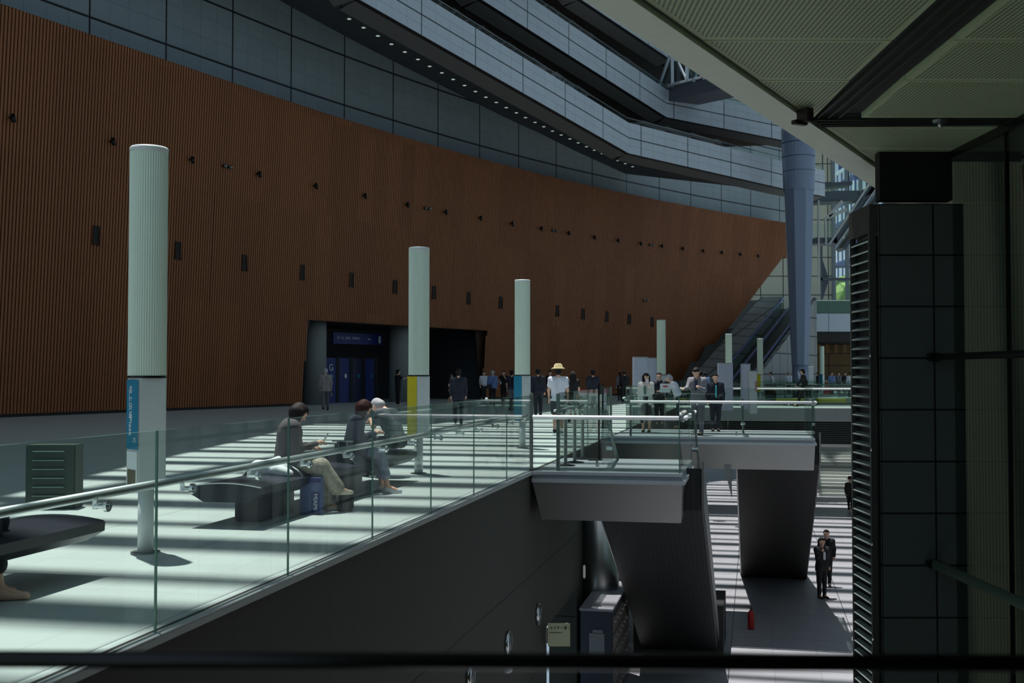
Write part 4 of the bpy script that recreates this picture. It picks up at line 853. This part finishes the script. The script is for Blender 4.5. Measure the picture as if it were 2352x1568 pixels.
# ------------------------------------------------------------------ people: one smooth surface per body, clothes as their own surfaces
def surface(prims, res, k=.03, cuts=()):
    """smooth union of tapered capsules (a, b, ra, rb) turned into a mesh; cuts = planes (point, outward normal) that trim it"""
    P = [(np.array(a, float), np.array(b, float), ra, rb) for a, b, ra, rb in prims]
    lo = np.min([np.minimum(a, b)-max(ra, rb) for a, b, ra, rb in P], 0)-3*res; hi = np.max([np.maximum(a, b)+max(ra, rb) for a, b, ra, rb in P], 0)+3*res
    n = np.ceil((hi-lo)/res).astype(int)+1; ax = [lo[i]+res*np.arange(n[i]) for i in range(3)]; F = np.full(n, .25)
    for a, b, ra, rb in P:
        m_ = max(ra, rb)+.06; i0 = np.maximum(((np.minimum(a, b)-m_-lo)/res).astype(int), 0); i1 = np.minimum(((np.maximum(a, b)+m_-lo)/res).astype(int)+2, n)
        X, Y, Z = np.meshgrid(ax[0][i0[0]:i1[0]], ax[1][i0[1]:i1[1]], ax[2][i0[2]:i1[2]], indexing='ij')
        ba = b-a; L = max(ba @ ba, 1e-9); t = np.clip(((X-a[0])*ba[0]+(Y-a[1])*ba[1]+(Z-a[2])*ba[2])/L, 0, 1)
        d = np.sqrt((X-a[0]-t*ba[0])**2+(Y-a[1]-t*ba[1])**2+(Z-a[2]-t*ba[2])**2)-(ra+(rb-ra)*t)
        S = F[i0[0]:i1[0], i0[1]:i1[1], i0[2]:i1[2]]; kk = min(k, max(ra, rb)*.6); h = np.clip(.5+.5*(S-d)/kk, 0, 1); F[i0[0]:i1[0], i0[1]:i1[1], i0[2]:i1[2]] = S*(1-h)+d*h-kk*h*(1-h)
    if cuts:
        X, Y, Z = np.meshgrid(*ax, indexing='ij')
        for p, nn in cuts: F = np.maximum(F, (X-p[0])*nn[0]+(Y-p[1])*nn[1]+(Z-p[2])*nn[2])
    ins = F < 0; acc = np.zeros(tuple(n-1)+(3,)); cnt_ = np.zeros(tuple(n-1))
    for axis in range(3):
        s0 = [slice(None)]*3; s1 = [slice(None)]*3; s0[axis] = slice(0, -1); s1[axis] = slice(1, None); f0, f1 = F[tuple(s0)], F[tuple(s1)]; cr = ins[tuple(s0)] != ins[tuple(s1)]
        idx = np.argwhere(cr); t = (f0/(f0-f1+1e-12))[cr]; pos = idx.astype(float); pos[:, axis] += t
        o1, o2 = [a_ for a_ in range(3) if a_ != axis]
        for d1 in (0, -1):
            for d2 in (0, -1):
                c = idx.copy(); c[:, o1] += d1; c[:, o2] += d2; ok = np.all((c >= 0) & (c < n-1), 1); np.add.at(acc, tuple(c[ok].T), pos[ok]); np.add.at(cnt_, tuple(c[ok].T), 1)
    act = cnt_ > 0; vid = -np.ones(tuple(n-1), int); vid[act] = np.arange(act.sum()); V = acc[act]/cnt_[act][:, None]*res+lo; faces = []
    for axis in range(3):
        s0 = [slice(None)]*3; s1 = [slice(None)]*3; s0[axis] = slice(0, -1); s1[axis] = slice(1, None); A_, B_ = ins[tuple(s0)], ins[tuple(s1)]
        idx = np.argwhere(A_ != B_); o1, o2 = (axis+1) % 3, (axis+2) % 3; ok = (idx[:, o1] > 0) & (idx[:, o2] > 0) & (idx[:, o1] < n[o1]-1) & (idx[:, o2] < n[o2]-1); idx = idx[ok]; fl = A_[tuple(idx.T)]
        q_ = []
        for d1, d2 in ((0, 0), (-1, 0), (-1, -1), (0, -1)): c = idx.copy(); c[:, o1] += d1; c[:, o2] += d2; q_.append(vid[tuple(c.T)])
        q_ = np.stack(q_, 1); q_[~fl] = q_[~fl][:, ::-1]; faces.append(q_)
    Fc = np.concatenate(faces); me = bpy.data.meshes.new('surface'); me.from_pydata(V.tolist(), [], Fc.tolist()); me.update()
    me.polygons.foreach_set('use_smooth', [True]*len(me.polygons)); return me
def add(name, me, m_, parent):
    me.name = name; me.materials.append(m_); o = bpy.data.objects.new(name, me); C.objects.link(o); o.parent = parent; return o
SKIN = mat('skin', (214, 170, 146), .5, 0, .08, 20); HAIRB = mat('black hair', (24, 20, 20), .7, 0, .3, 60, bump=.3, spec=.25); HAIRR = mat('reddish brown hair', (58, 30, 26), .65, 0, .3, 60, bump=.3, spec=.25); HAIRG = mat('grey hair', (170, 170, 172), .7, 0, .4, 60, bump=.3, spec=.25)
def cloth(name, rgb, noise=.08, sc=12): return mat(name, rgb, .8, 0, noise, sc, bump=.1)
v3 = lambda *a: np.array(a, float)
def person(label, loc, face, h=1.72, pose='stand', top=None, sleeve='long', bottom=None, legs='trousers', hair=HAIRB, hairlen=.0, shoe=None, fem=False, lean=0., headp=0., headyaw=0., arms=('down', 'down'), stride=0., res=.022, hat=None, fingers=False, seat=.46, knees=(.5, .5), feet=None, coat=0., extra=None, hem=None, loose=0.):
    """face = heading in degrees, 0 looks away from the camera (+Y), 90 looks left (-X), -90 right"""
    S = h/1.72; g = thing('person', label, 'person', loc, math.radians(face)); g.scale = (S, S, S)
    sw, hw = (.165, .095) if fem else (.19, .09); cl = math.cos(lean); sl = math.sin(lean)
    pel = v3(0, 0, .93) if pose == 'stand' else v3(0, 0, seat/S+.1)
    up = lambda d, x=0, f=0: pel+v3(x, d*sl+f*cl, d*cl-f*sl)
    chest = up(.36); neck0 = up(.53); 
    hl = lean+headp; hup = v3(0, math.sin(hl), math.cos(hl)); hf = v3(0, math.cos(hl), -math.sin(hl)); cy_, sy_ = math.cos(headyaw), math.sin(headyaw)
    rotz = lambda v: v3(v[0]*cy_-v[1]*sy_, v[0]*sy_+v[1]*cy_, v[2]); hf = rotz(hf); hup2 = hup; hs_ = np.cross(hf, hup)
    hc = neck0+hup*.145+hf*.015
    skin = [(neck0-v3(0, 0, .02), hc-hup*.03-hf*.01, .052, .05), (hc+hup*.02-hf*.018, hc+hup*.03-hf*.01, .088, .088), (hc-hup*.035+hf*.03, hc-hup*.075+hf*.052, .062, .035), (hc+hup*.02+hf*.035, hc+hup*.02+hf*.035, .066, .066), (hc-hup*.0+hf*.09, hc-hup*.022+hf*.104, .009, .014)]
    for e in (-1, 1): skin.append((hc+hs_*e*.082-hup*.012, hc+hs_*e*.088+hup*.02, .012, .016))
    tor = []; armp = {}; legp = {}
    for e in (-1, 1):
        sh = up(.47, e*sw); hip = pel+v3(e*hw, 0, 0)
        tor += [(up(.0, e*hw*.75), up(.2, e*.07), .105, .088), (up(.2, e*.07), up(.40, e*sw*.6), .09, .10), (up(.47, e*sw*.35), sh, .065, .052)]
        mode = arms[0 if e < 0 else 1]; f = v3(0, 1, 0)
        if isinstance(mode, tuple): el, wr = v3(*mode[0]), v3(*mode[1])
        elif mode == 'down': el = sh+v3(e*.05, -.02-sl*.1, -.27); wr = el+v3(e*-.01, .06, -.24)
        elif mode == 'phone': el = sh+v3(e*.03, .05, -.26); wr = el+v3(-e*.08, .22, .08)
        elif mode == 'face': el = sh+v3(e*.04, .1, -.22); wr = el+v3(-e*.09, .12, .2)
        elif mode == 'point': el = sh+v3(e*.12, .16, -.12); wr = el+v3(e*.12, .2, .08)
        elif mode == 'reach': el = sh+v3(e*.02, .16, -.2); wr = el+v3(0, .24, -.02)
        elif mode == 'swing': el = sh+v3(e*.04, .1, -.25); wr = el+v3(0, .18, -.17)
        elif mode == 'back': el = sh+v3(e*.05, -.12, -.25); wr = el+v3(0, .0, -.24)
        armp[e] = (sh, el, wr)
        d = (wr-el)/np.linalg.norm(wr-el); hnd = wr+d*.09
        skin += [(sh, el, .045, .038), (el, wr, .038, .026), (wr, wr+d*.05, .026, .034)]
        side = np.cross(d, v3(0, 0, 1)) if abs(d[2]) < .9 else v3(1, 0, 0); side = side/np.linalg.norm(side); dn = np.cross(side, d); 
        if fingers:
            for i, (o_, ln) in enumerate(((-.03, .062), (-.01, .076), (.011, .072), (.03, .056))):
                a = wr+d*.06+side*o_; m1 = a+d*ln*.6-dn*.012; m2 = m1+d*ln*.25-dn*.035; skin += [(a, m1, .0105, .0095), (m1, m2, .0095, .008)]
            tb = wr+d*.025+side*e*-.03; skin += [(tb, tb+d*.04-side*e*.02-dn*.02, .013, .011), (tb+d*.04-side*e*.02-dn*.02, tb+d*.06-side*e*.012-dn*.045, .011, .009)]
        else: skin += [(wr+d*.05, hnd+v3(0, 0, -.01), .03, .016), (wr+d*.03, wr+d*.06+side*e*-.045, .013, .01)]
        if pose == 'stand':
            st_ = stride*e; kn = hip+v3(e*.0, st_*.55+abs(st_)*.12, -.43+abs(st_)*.03); an = v3(e*.085, st_*1.15-(.05 if st_ < 0 else 0), .085+(.05 if st_ < 0 and stride else 0))
        else:
            kn = pel+v3(e*knees[0 if e < 0 else 1]*.26, .43, -.02); ft = feet[0 if e < 0 else 1] if feet else (e*.1, .5); an = v3(ft[0], ft[1], .085/S)
            if len(ft) > 2: an[2] = ft[2]
        toe = an+v3(0, .15, -.05) if not (stride and st_ < 0) else an+v3(0, .13, -.075)
        legp[e] = (hip, kn, an, toe); skin += [(hip, kn, .085, .055), (kn, an, .052, .036), (an, toe, .04, .028)]
    body = add('body', surface(skin+tor, res if not fingers else .0075, .03), SKIN, g)
    if top:
        pr = [(a, b, ra+.018+loose, rb+.018+loose) for a, b, ra, rb in tor]; 
        for e in (-1, 1):
            sh, el, wr = armp[e]; pr += [(sh, el, .062+loose*1.2, .052+loose)] if sleeve == 'long' else [(sh, sh+(el-sh)*.62, .062, .06)]
            if sleeve == 'long': pr += [(el, el+(wr-el)*.93, .05, .04)]
            if coat and pose == 'stand': pr += [(pel+v3(e*.06, 0, -.0), pel+v3(e*.08, -.0, -coat), .125, .125)]
            if coat and pose != 'stand': pr += [(pel+v3(e*.1, -.02, .0), pel+v3(e*.11, .18, -.0), .12, .11)]
        cuts = [(neck0+hup*.055, v3(0, math.sin(lean), math.cos(lean)))] + ([(pel+v3(0, 0, -coat-.03), v3(0, 0, -1))] if pose == 'stand' else [(pel+v3(0, 0, -.105), v3(0, 0, -1))])
        add('top' if not coat else 'jacket', surface(pr, max(res, .012), .035, cuts), top, g)
    if bottom:
        if legs == 'skirt' and pose == 'stand': pr = [(pel+v3(0, 0, .06), pel+v3(0, 0, -.42), .145, .17)]; cuts = [(pel+v3(0, 0, -.42), v3(0, 0, -1)), (pel+v3(0, 0, .12), v3(0, 0, 1))]
        else:
            pr = []; cuts = [(pel+v3(0, 0, .12), v3(0, 0, 1))]; wide = .03 if legs == 'wide' else 0
            for e in (-1, 1):
                hip, kn, an, toe = legp[e]; pr += [(pel+v3(e*.06, 0, .03), hip, .12, .11), (hip, kn, .105+wide*.5, .074+wide)]
                if legs == 'shorts': pr[-1] = (hip, hip+(kn-hip)*.8, .11, .1)
                elif legs == 'cropped': pr += [(kn, kn+(an-kn)*.62, .074+wide, .08+wide)]
                else: pr += [(kn, an+v3(0, 0, .01), .072+wide, .055+wide*1.4)]
            if legs in ('shorts',): cuts.append((v3(0, 0, pel[2]-.42), v3(0, 0, -1)))
            elif legs != 'cropped': cuts.append((v3(0, 0, .07), v3(0, 0, -1)))
        add('skirt' if legs == 'skirt' else 'trousers' if legs != 'shorts' else 'shorts', surface(pr, max(res, .012), .03, cuts), bottom, g)
    if shoe:
        for e in (-1, 1):
            hip, kn, an, toe = legp[e]; add('shoe', surface([(an+v3(0, -.03, -.045), toe+v3(0, .03, -.008), .04, .033), (an+v3(0, -.02, -.02), an+v3(0, .03, -.03), .046, .045)], min(res, .012), .02, [(v3(0, 0, min(an[2]-.085, toe[2]-.03)), v3(0, 0, -1))]), shoe, g)
    if hair:
        pr = [(hc+hup*.042-hf*.028, hc+hup*.03-hf*.02, .093, .095), (hc+hup*.07+hf*.03, hc+hup*.06, .06, .07), (hc-hup*.03-hf*.05, hc-hf*.03, .07, .08)]
        if hairlen:
            for e in (-1, 1): pr += [(hc+hs_*e*.06-hf*.0+hup*.03, hc+hs_*e*.078+hf*.01-hup*hairlen*.8, .055, .045), (hc+hs_*e*.04-hf*.055, hc+hs_*e*.05-hf*.06-v3(0, 0, hairlen), .078, .066)]
            pr += [(hc+hup*.06+hf*.05, hc+hup*.035+hf*.075, .04, .03)]
        add('hair', surface(pr, max(min(res, .014), .009), .025, [(hc+hf*(.105 if hairlen else .09)+hup*.0, hf*.9-hup*.45)]), hair, g)
    if hat:
        bm = bmesh.new(); o_ = hc+hup*.085
        bm2 = lathe([(.19, -.03), (.15, .0), (.11, .015), (.105, .08), (.06, .11)], 20); q_ = obj('hat', bm2, hat, g, True); q_.location = Vector(o_); q_.rotation_euler = (-hl, 0, headyaw)
        bm.free()
    if fingers:
        for e in (-1, 1):
            bm = bmesh.new(); ball(bm, Vector(hc+hf*.094+hs_*e*.03+hup*.012), .011, seg=10); obj('eye', bm, mat('eye dark', (30, 24, 22), .2), g, True)
        bm = bmesh.new(); ball(bm, Vector(hc+hf*.088-hup*.055), .02, (1, .5, .35), 10); obj('mouth', bm, mat('lips', (150, 84, 78), .5), g, True)
    if extra: extra(g, dict(pel=pel, arm=armp, leg=legp, hc=hc, up=up, hf=hf, hup=hup))
    return g
def bag(rgb, at, size, strap=None, nm='shoulder_bag', lab=None):
    def f(g, J):
        p = J['pel']+v3(*at); o = obj(nm, B(p, size, .1, .02), mat('bag '+str(rgb), rgb, .6), g)
        if strap:
            bm = bmesh.new(); sh = J['arm'][strap][0]; tube(bm, Vector(p), Vector(sh)+Vector((0, -.07, .06)), .012); tube(bm, Vector(sh)+Vector((0, -.07, .06)), Vector(sh)+Vector((0, .07, .05)), .012); obj('strap', bm, M_black, o); 
    return f
def at(px, D, z=0): p = PY(px, 859, D); return (p.x, p.y, z)
GR = cloth('grey jacket cloth', (118, 112, 112)); NV = cloth('navy suit cloth', (24, 28, 44)); BK = cloth('black cloth', (18, 18, 22)); WH = cloth('white cloth', (206, 210, 220)); BL = cloth('blue shirt cloth', (100, 124, 170)); KH = cloth('khaki cloth', (110, 100, 84)); DG = cloth('dark grey cloth', (52, 52, 58)); MGR = cloth('mid grey cloth', (96, 98, 106)); SHB = mat('black shoe', (14, 14, 16), .3); SHW = mat('silver shoe', (190, 194, 200), .3)
def phone(e=1, tablet=False):
    def f(g, J):
        sh, el, wr = J['arm'][e]; d = (wr-el)/np.linalg.norm(wr-el); p = wr+d*.1+v3(0, .02, .04); bm = bmesh.new(); box(bm, (0, 0, 0), (.075, .012, .15)); o = obj('phone', bm, SHW, g); o.location = Vector(p); o.rotation_euler = (-.5, 0, 0)
    return f
def comb(*fs):
    def f(g, J):
        for q_ in fs: q_(g, J)
    return f
# --- three people seated on the bench
TS = TB
def seat_at(px, py_seat):                       # point on the bench line seen at px
    best = min((HS(s_*.05, TS-.33, .44) for s_ in range(200, 420)), key=lambda p: abs(proj(p)[0]-px)); return best
pw1, pw2, pw3 = seat_at(656, 0), seat_at(806, 0), seat_at(918, 0); pw3 = pw3-RV*.12+AV*.25
person('seated woman with a black bob, grey cardigan and patterned wide trousers reading her phone', (pw1.x, pw1.y, 0), -75, 1.6, 'sit', cloth('taupe cardigan', (84, 76, 80)), 'long', cloth('patterned trousers', (150, 144, 128), .75, 26), 'wide', HAIRB, .16, mat('pale shoe', (200, 190, 170), .5), True, lean=.12, headp=.5, arms=(((-.22, .1, .80), (-.14, .34, .80)), ((.22, .12, .80), (.07, .38, .86))), fingers=True, feet=((-.10, .50), (.12, .62, .30)), knees=(.4, .5), coat=.1, loose=.035, extra=phone(1))
person('seated woman with long reddish hair and dark jacket leaning toward a companion', (pw2.x, pw2.y, 0), -80, 1.58, 'sit', cloth('slate jacket', (70, 76, 90)), 'long', cloth('pale grey trousers', (134, 140, 156)), 'cropped', HAIRR, .26, SHW, True, lean=.2, headp=.35, headyaw=.2, arms=('phone', 'phone'), fingers=True, feet=((-.1, .46), (.12, .54)), coat=.05, loose=.012)
person('seated man in a grey t-shirt bowing his grey haired head over his hands', (pw3.x, pw3.y, 0), 60, 1.74, 'sit', cloth('charcoal t-shirt', (72, 80, 88)), 'short', DG, 'trousers', HAIRG, 0, SHB, False, lean=.42, headp=.75, arms=(((-.2, .3, .78), (-.05, .46, .86)), ((.2, .3, .78), (.06, .47, .84))), fingers=True, feet=((-.12, .5), (.12, .44)))
pA = PZ(8, 1384, 0); sA, tA = st(pA)
person('person on the left bench, only a bare ankle and pale shoe inside the frame', (HS(sA, c_[1]-.45).x-.18, HS(sA, c_[1]-.45).y, 0), -78, 1.62, 'sit', BK, 'long', NV, 'cropped', HAIRB, .1, mat('pink beige shoe', (222, 178, 160), .4), True, lean=.1, feet=((-.1, .36), (.12, .50)), arms=('phone', 'phone'))
# --- people standing and walking on the deck
person('man in a grey suit walking away, seen from behind before the dark entrance', at(748, 50), 8, 1.84, 'stand', cloth('light grey suit', (146, 140, 138)), 'long', MGR, 'trousers', HAIRG, 0, SHB, arms=('down', 'down'), stride=.14, coat=.12, extra=bag((150, 150, 110), (.24, .02, -.28), (.05, .14, .16), None, 'folder'))
person('person in black pointing to the right at the round pillar in the entrance', at(914, 57.5), -60, 1.82, 'stand', BK, 'short', BK, arms=('down', 'point'))
person('woman in black with a pale blue bag in front of the dark opening', at(1034, 56), -100, 1.62, 'stand', BK, 'short', BK, 'skirt', fem=True, hairlen=.12, stride=.1, extra=bag((150, 190, 220), (-.2, .1, -.2), (.06, .12, .18), None, 'handbag'))
person('broad man in a dark navy suit seen from behind right of the yellow striped column', at(1053, 36), 0, 1.76, 'stand', NV, 'long', NV, coat=.14, shoe=SHB, stride=.08)
person('man in a white t-shirt and black trousers before the brown wall', at(1111, 64), -150, 1.76, 'stand', WH, 'short', BK, shoe=SHB, stride=.08)
person('man in a pale blue shirt and cap with a dark shoulder bag, seen from behind', at(1131, 60), 10, 1.78, 'stand', BL, 'long', BK, hair=HAIRG, shoe=SHB, coat=.08, extra=bag((24, 28, 40), (-.17, -.14, -.02), (.26, .1, .22), 1))
person('person in black holding a phone and a white bag beside the blue shirted man', at(1157, 63), 160, 1.78, 'stand', BK, 'short', BK, arms=('face', 'phone'), extra=bag((210, 215, 225), (.12, .15, .15), (.09, .04, .16), None, 'pouch'))
person('person in dark top and light trousers just left of the third light column', at(1176, 50), -20, 1.76, 'stand', NV, 'short', MGR, shoe=SHB)
person('man in dark navy just right of the teal striped third column, seen from behind', at(1236, 42), 0, 1.8, 'stand', NV, 'long', NV, coat=.06, shoe=SHB, stride=.1)
person('distant person in black between the navy man and the man in the sun hat', at(1263, 60), 180, 1.76, 'stand', BK, 'short', BK, 'trousers')
person('man in a straw sun hat and white t-shirt walking away', at(1282, 30), -4, 1.80, 'stand', cloth('bright white tee', (214, 218, 230)), 'short', DG, 'shorts', HAIRB, 0, SHB, arms=('down', 'down'), stride=.12, coat=.06, hat=mat('straw hat', (196, 178, 130), .8, 0, .2, 30))
person('woman in black with long hair right of the man in the sun hat', at(1316, 39), -10, 1.68, 'stand', BK, 'short', BK, 'skirt', fem=True, hairlen=.3)
person('man in a dark jacket behind the black sign stand, seen from behind', at(1362, 46), 0, 1.76, 'stand', NV, 'long', BK, coat=.08)
person('person in grey with a pale bag before the brown wall, left of a close pair', at(1424, 66), 30, 1.7, 'stand', MGR, 'long', BK, extra=bag((170, 160, 130), (.16, -.12, .1), (.2, .1, .3), -1)); person('person in black right beside the one in grey, before the brown wall', at(1434, 62), 0, 1.8, 'stand', BK, 'long', BK, coat=.05)
person('woman in a white jacket, green lanyard and dark skirt standing at the second landing', at(1484, 31.2), 165, 1.62, 'stand', cloth('white jacket', (206, 206, 200)), 'long', BK, 'skirt', HAIRB, .1, SHB, True, arms=('face', 'down'), headyaw=.35, coat=.1, res=.014, extra=comb(bag((30, 90, 60), (.02, .13, .3), (.05, .02, .26), None, 'lanyard'), phone(-1)))
person('dark haired person hidden behind the small notice board', at(1514, 36), 170, 1.64, 'stand', NV, 'long', BK)
person('white haired person bending over behind the second landing rail', at(1560, 33.5), 75, 1.66, 'stand', WH, 'long', DG, hair=HAIRG, lean=.4, headp=.3, arms=('reach', 'down'))
person('tall man in a grey suit and tie looking down at a paper cup', at(1603, 29.6), 150, 1.78, 'stand', cloth('mid grey suit', (120, 120, 128)), 'long', MGR, 'trousers', HAIRB, 0, SHB, arms=('phone', 'reach'), lean=.1, headp=.35, coat=.14, res=.014, extra=bag((40, 44, 70), (0, .15, .34), (.05, .02, .26), None, 'tie'))
person('distant person in black behind the grey suited man', at(1609, 52), 0, 1.74, 'stand', BK, 'long', BK); person('distant person in blue further right of the grey suited man', at(1619, 58), 0, 1.7, 'stand', BL, 'long', BK)
person('man in a dark suit with a turquoise tie facing the viewer near the slim columns', at(1643, 31.6), 176, 1.6, 'stand', NV, 'long', NV, 'trousers', HAIRB, 0, SHB, coat=.14, res=.014, extra=bag((90, 190, 200), (0, .15, .28), (.045, .02, .4), None, 'tie'))
person('man in a white shirt at a far railing, left of the giant column', at(1775, 78), 90, 1.74, 'stand', WH, 'long', BK, lean=.2); person('smaller person in white right of the giant column foot, far away', at(1812, 88), 180, 1.72, 'stand', WH, 'long', BK); person('man in a black suit hurrying along the far bridge, side view', (PY(1848, 859, 56.2).x, 56.2, 0), 68, 1.84, 'stand', BK, 'long', BK, shoe=SHB, lean=.12, stride=.3, arms=('swing', 'back'), coat=.1)
for px, D, lab, tp_, dg in ((1835, 84, 'far person in pale blue between the black suited walker and a white board', BL, 0), (1910, 84, 'far person in a cap and blue shirt right of the farthest light column', BL, 180), (1926, 92, 'far seated looking person in grey, second from the louvred tower', MGR, 180), (1941, 90, 'far person in black beside the white shirted man', BK, 180), (1953, 76, 'far man in a white shirt with broad shoulders near the louvred tower', WH, 0), (1878, 95, 'far person in dark clothes just left of the farthest light column', DG, 90)):
    person(lab, at(px, D), dg, 1.74, 'stand', tp_, 'long', BK, res=.028)
# --- people on the lower floor
person('man in a black suit and white shirt standing in the shade on the lower floor', (PZ(1888, 1373, -5).x, PZ(1888, 1373, -5).y, -5), 200, 1.76, 'stand', BK, 'long', BK, 'trousers', HAIRB, 0, SHB, arms=('down', 'face'), coat=.12, extra=bag((200, 205, 210), (0, .13, .3), (.08, .02, .24), None, 'shirt_front'))
person('person in dark clothes standing behind the black suited man on the lower floor', (PZ(1899, 1346, -5).x, PZ(1899, 1346, -5).y, -5), 170, 1.74, 'stand', BK, 'long', BK, shoe=SHB)
person('person in a dark coat and hat walking on the sunlit lower floor near the stairs', (PZ(1953, 1174, -5).x, PZ(1953, 1174, -5).y, -5), 175, 1.62, 'stand', cloth('dark khaki coat', (44, 44, 36)), 'long', BK, coat=.2, stride=.08, hat=mat('dark hat', (60, 40, 34), .8), extra=bag((40, 30, 32), (-.25, .05, -.3), (.1, .2, .24), None, 'handbag'))
# --- bags beside the seated people
p = seat_at(648, 0); t = thing('white_tote', 'crumpled white tote bag on the bench behind the woman with the bob', 'bag', (p.x-.12, p.y-.15, .46)); add('bag_body', surface([((-.12, 0, .07), (.16, 0, .06), .1, .09), ((0, 0, .1), (.1, .05, .16), .07, .05), ((.1, -.1, .06), (.25, -.1, .02), .06, .05)], .012, .03, [(v3(0, 0, 0), v3(0, 0, -1))]), cloth('tote cloth', (216, 222, 224), .1, 20), t)
p = seat_at(806, 0); t = thing('black_handbag', 'black handbag with a bright metal frame standing on the bench between the women', 'bag', (p.x-.02, p.y-.25, .46), -.5); obj('bag_body', B((0, 0, .13), (.34, .14, .26), 0, .04), M_leather, t); bm = bmesh.new(); beam(bm, (-.17, -.075, .26), (.17, -.075, .26), .02, .02); beam(bm, (-.06, -.08, .26), (-.06, -.08, .16), .016, .016); beam(bm, (.08, -.08, .26), (.08, -.08, .16), .016, .016); obj('metal_frame', bm, M_steel2, t)
p = PZ(716, 1180, 0); t = thing('shopping_bag', 'pale blue patterned shopping bag with a navy band on the floor by the bench', 'bag', (p.x, p.y, 0), -.2); obj('bag_body', B((0, 0, .21), (.25, .11, .42), 0, .004), mat('shopping bag print', (92, 106, 150), .4, 0, .5, 24), t); obj('band', B((.065, -.057, .13), (.10, .004, .26)), M_navy, t); text('lettering', 'MIAMI', .07, M_txt, t, (.045, -.061, .24), (PI/2, PI/2, 0)); obj('top_band', B((0, -.057, .39), (.25, .004, .05)), M_navy, t)
p = PZ(792, 1172, 0); t = thing('black_suitcase', 'small black bag standing at the feet of the woman with the bob', 'bag', (p.x, p.y, 0), .3); obj('bag_body', B((0, 0, .14), (.18, .26, .28), 0, .03), M_black, t); obj('handle', B((0, 0, .31), (.03, .14, .03), 0, .008), M_black, t)
p = HS(c_[0]-1.55, c_[1]-.4, .46); t = thing('black_bag', 'black bag on the bench at the left edge of the photo', 'bag', p, .3); obj('bag_body', B((0, 0, .13), (.34, .2, .26), 0, .04), M_black, t); obj('handle', B((0, 0, .29), (.2, .02, .03), 0, .008), M_black, t)
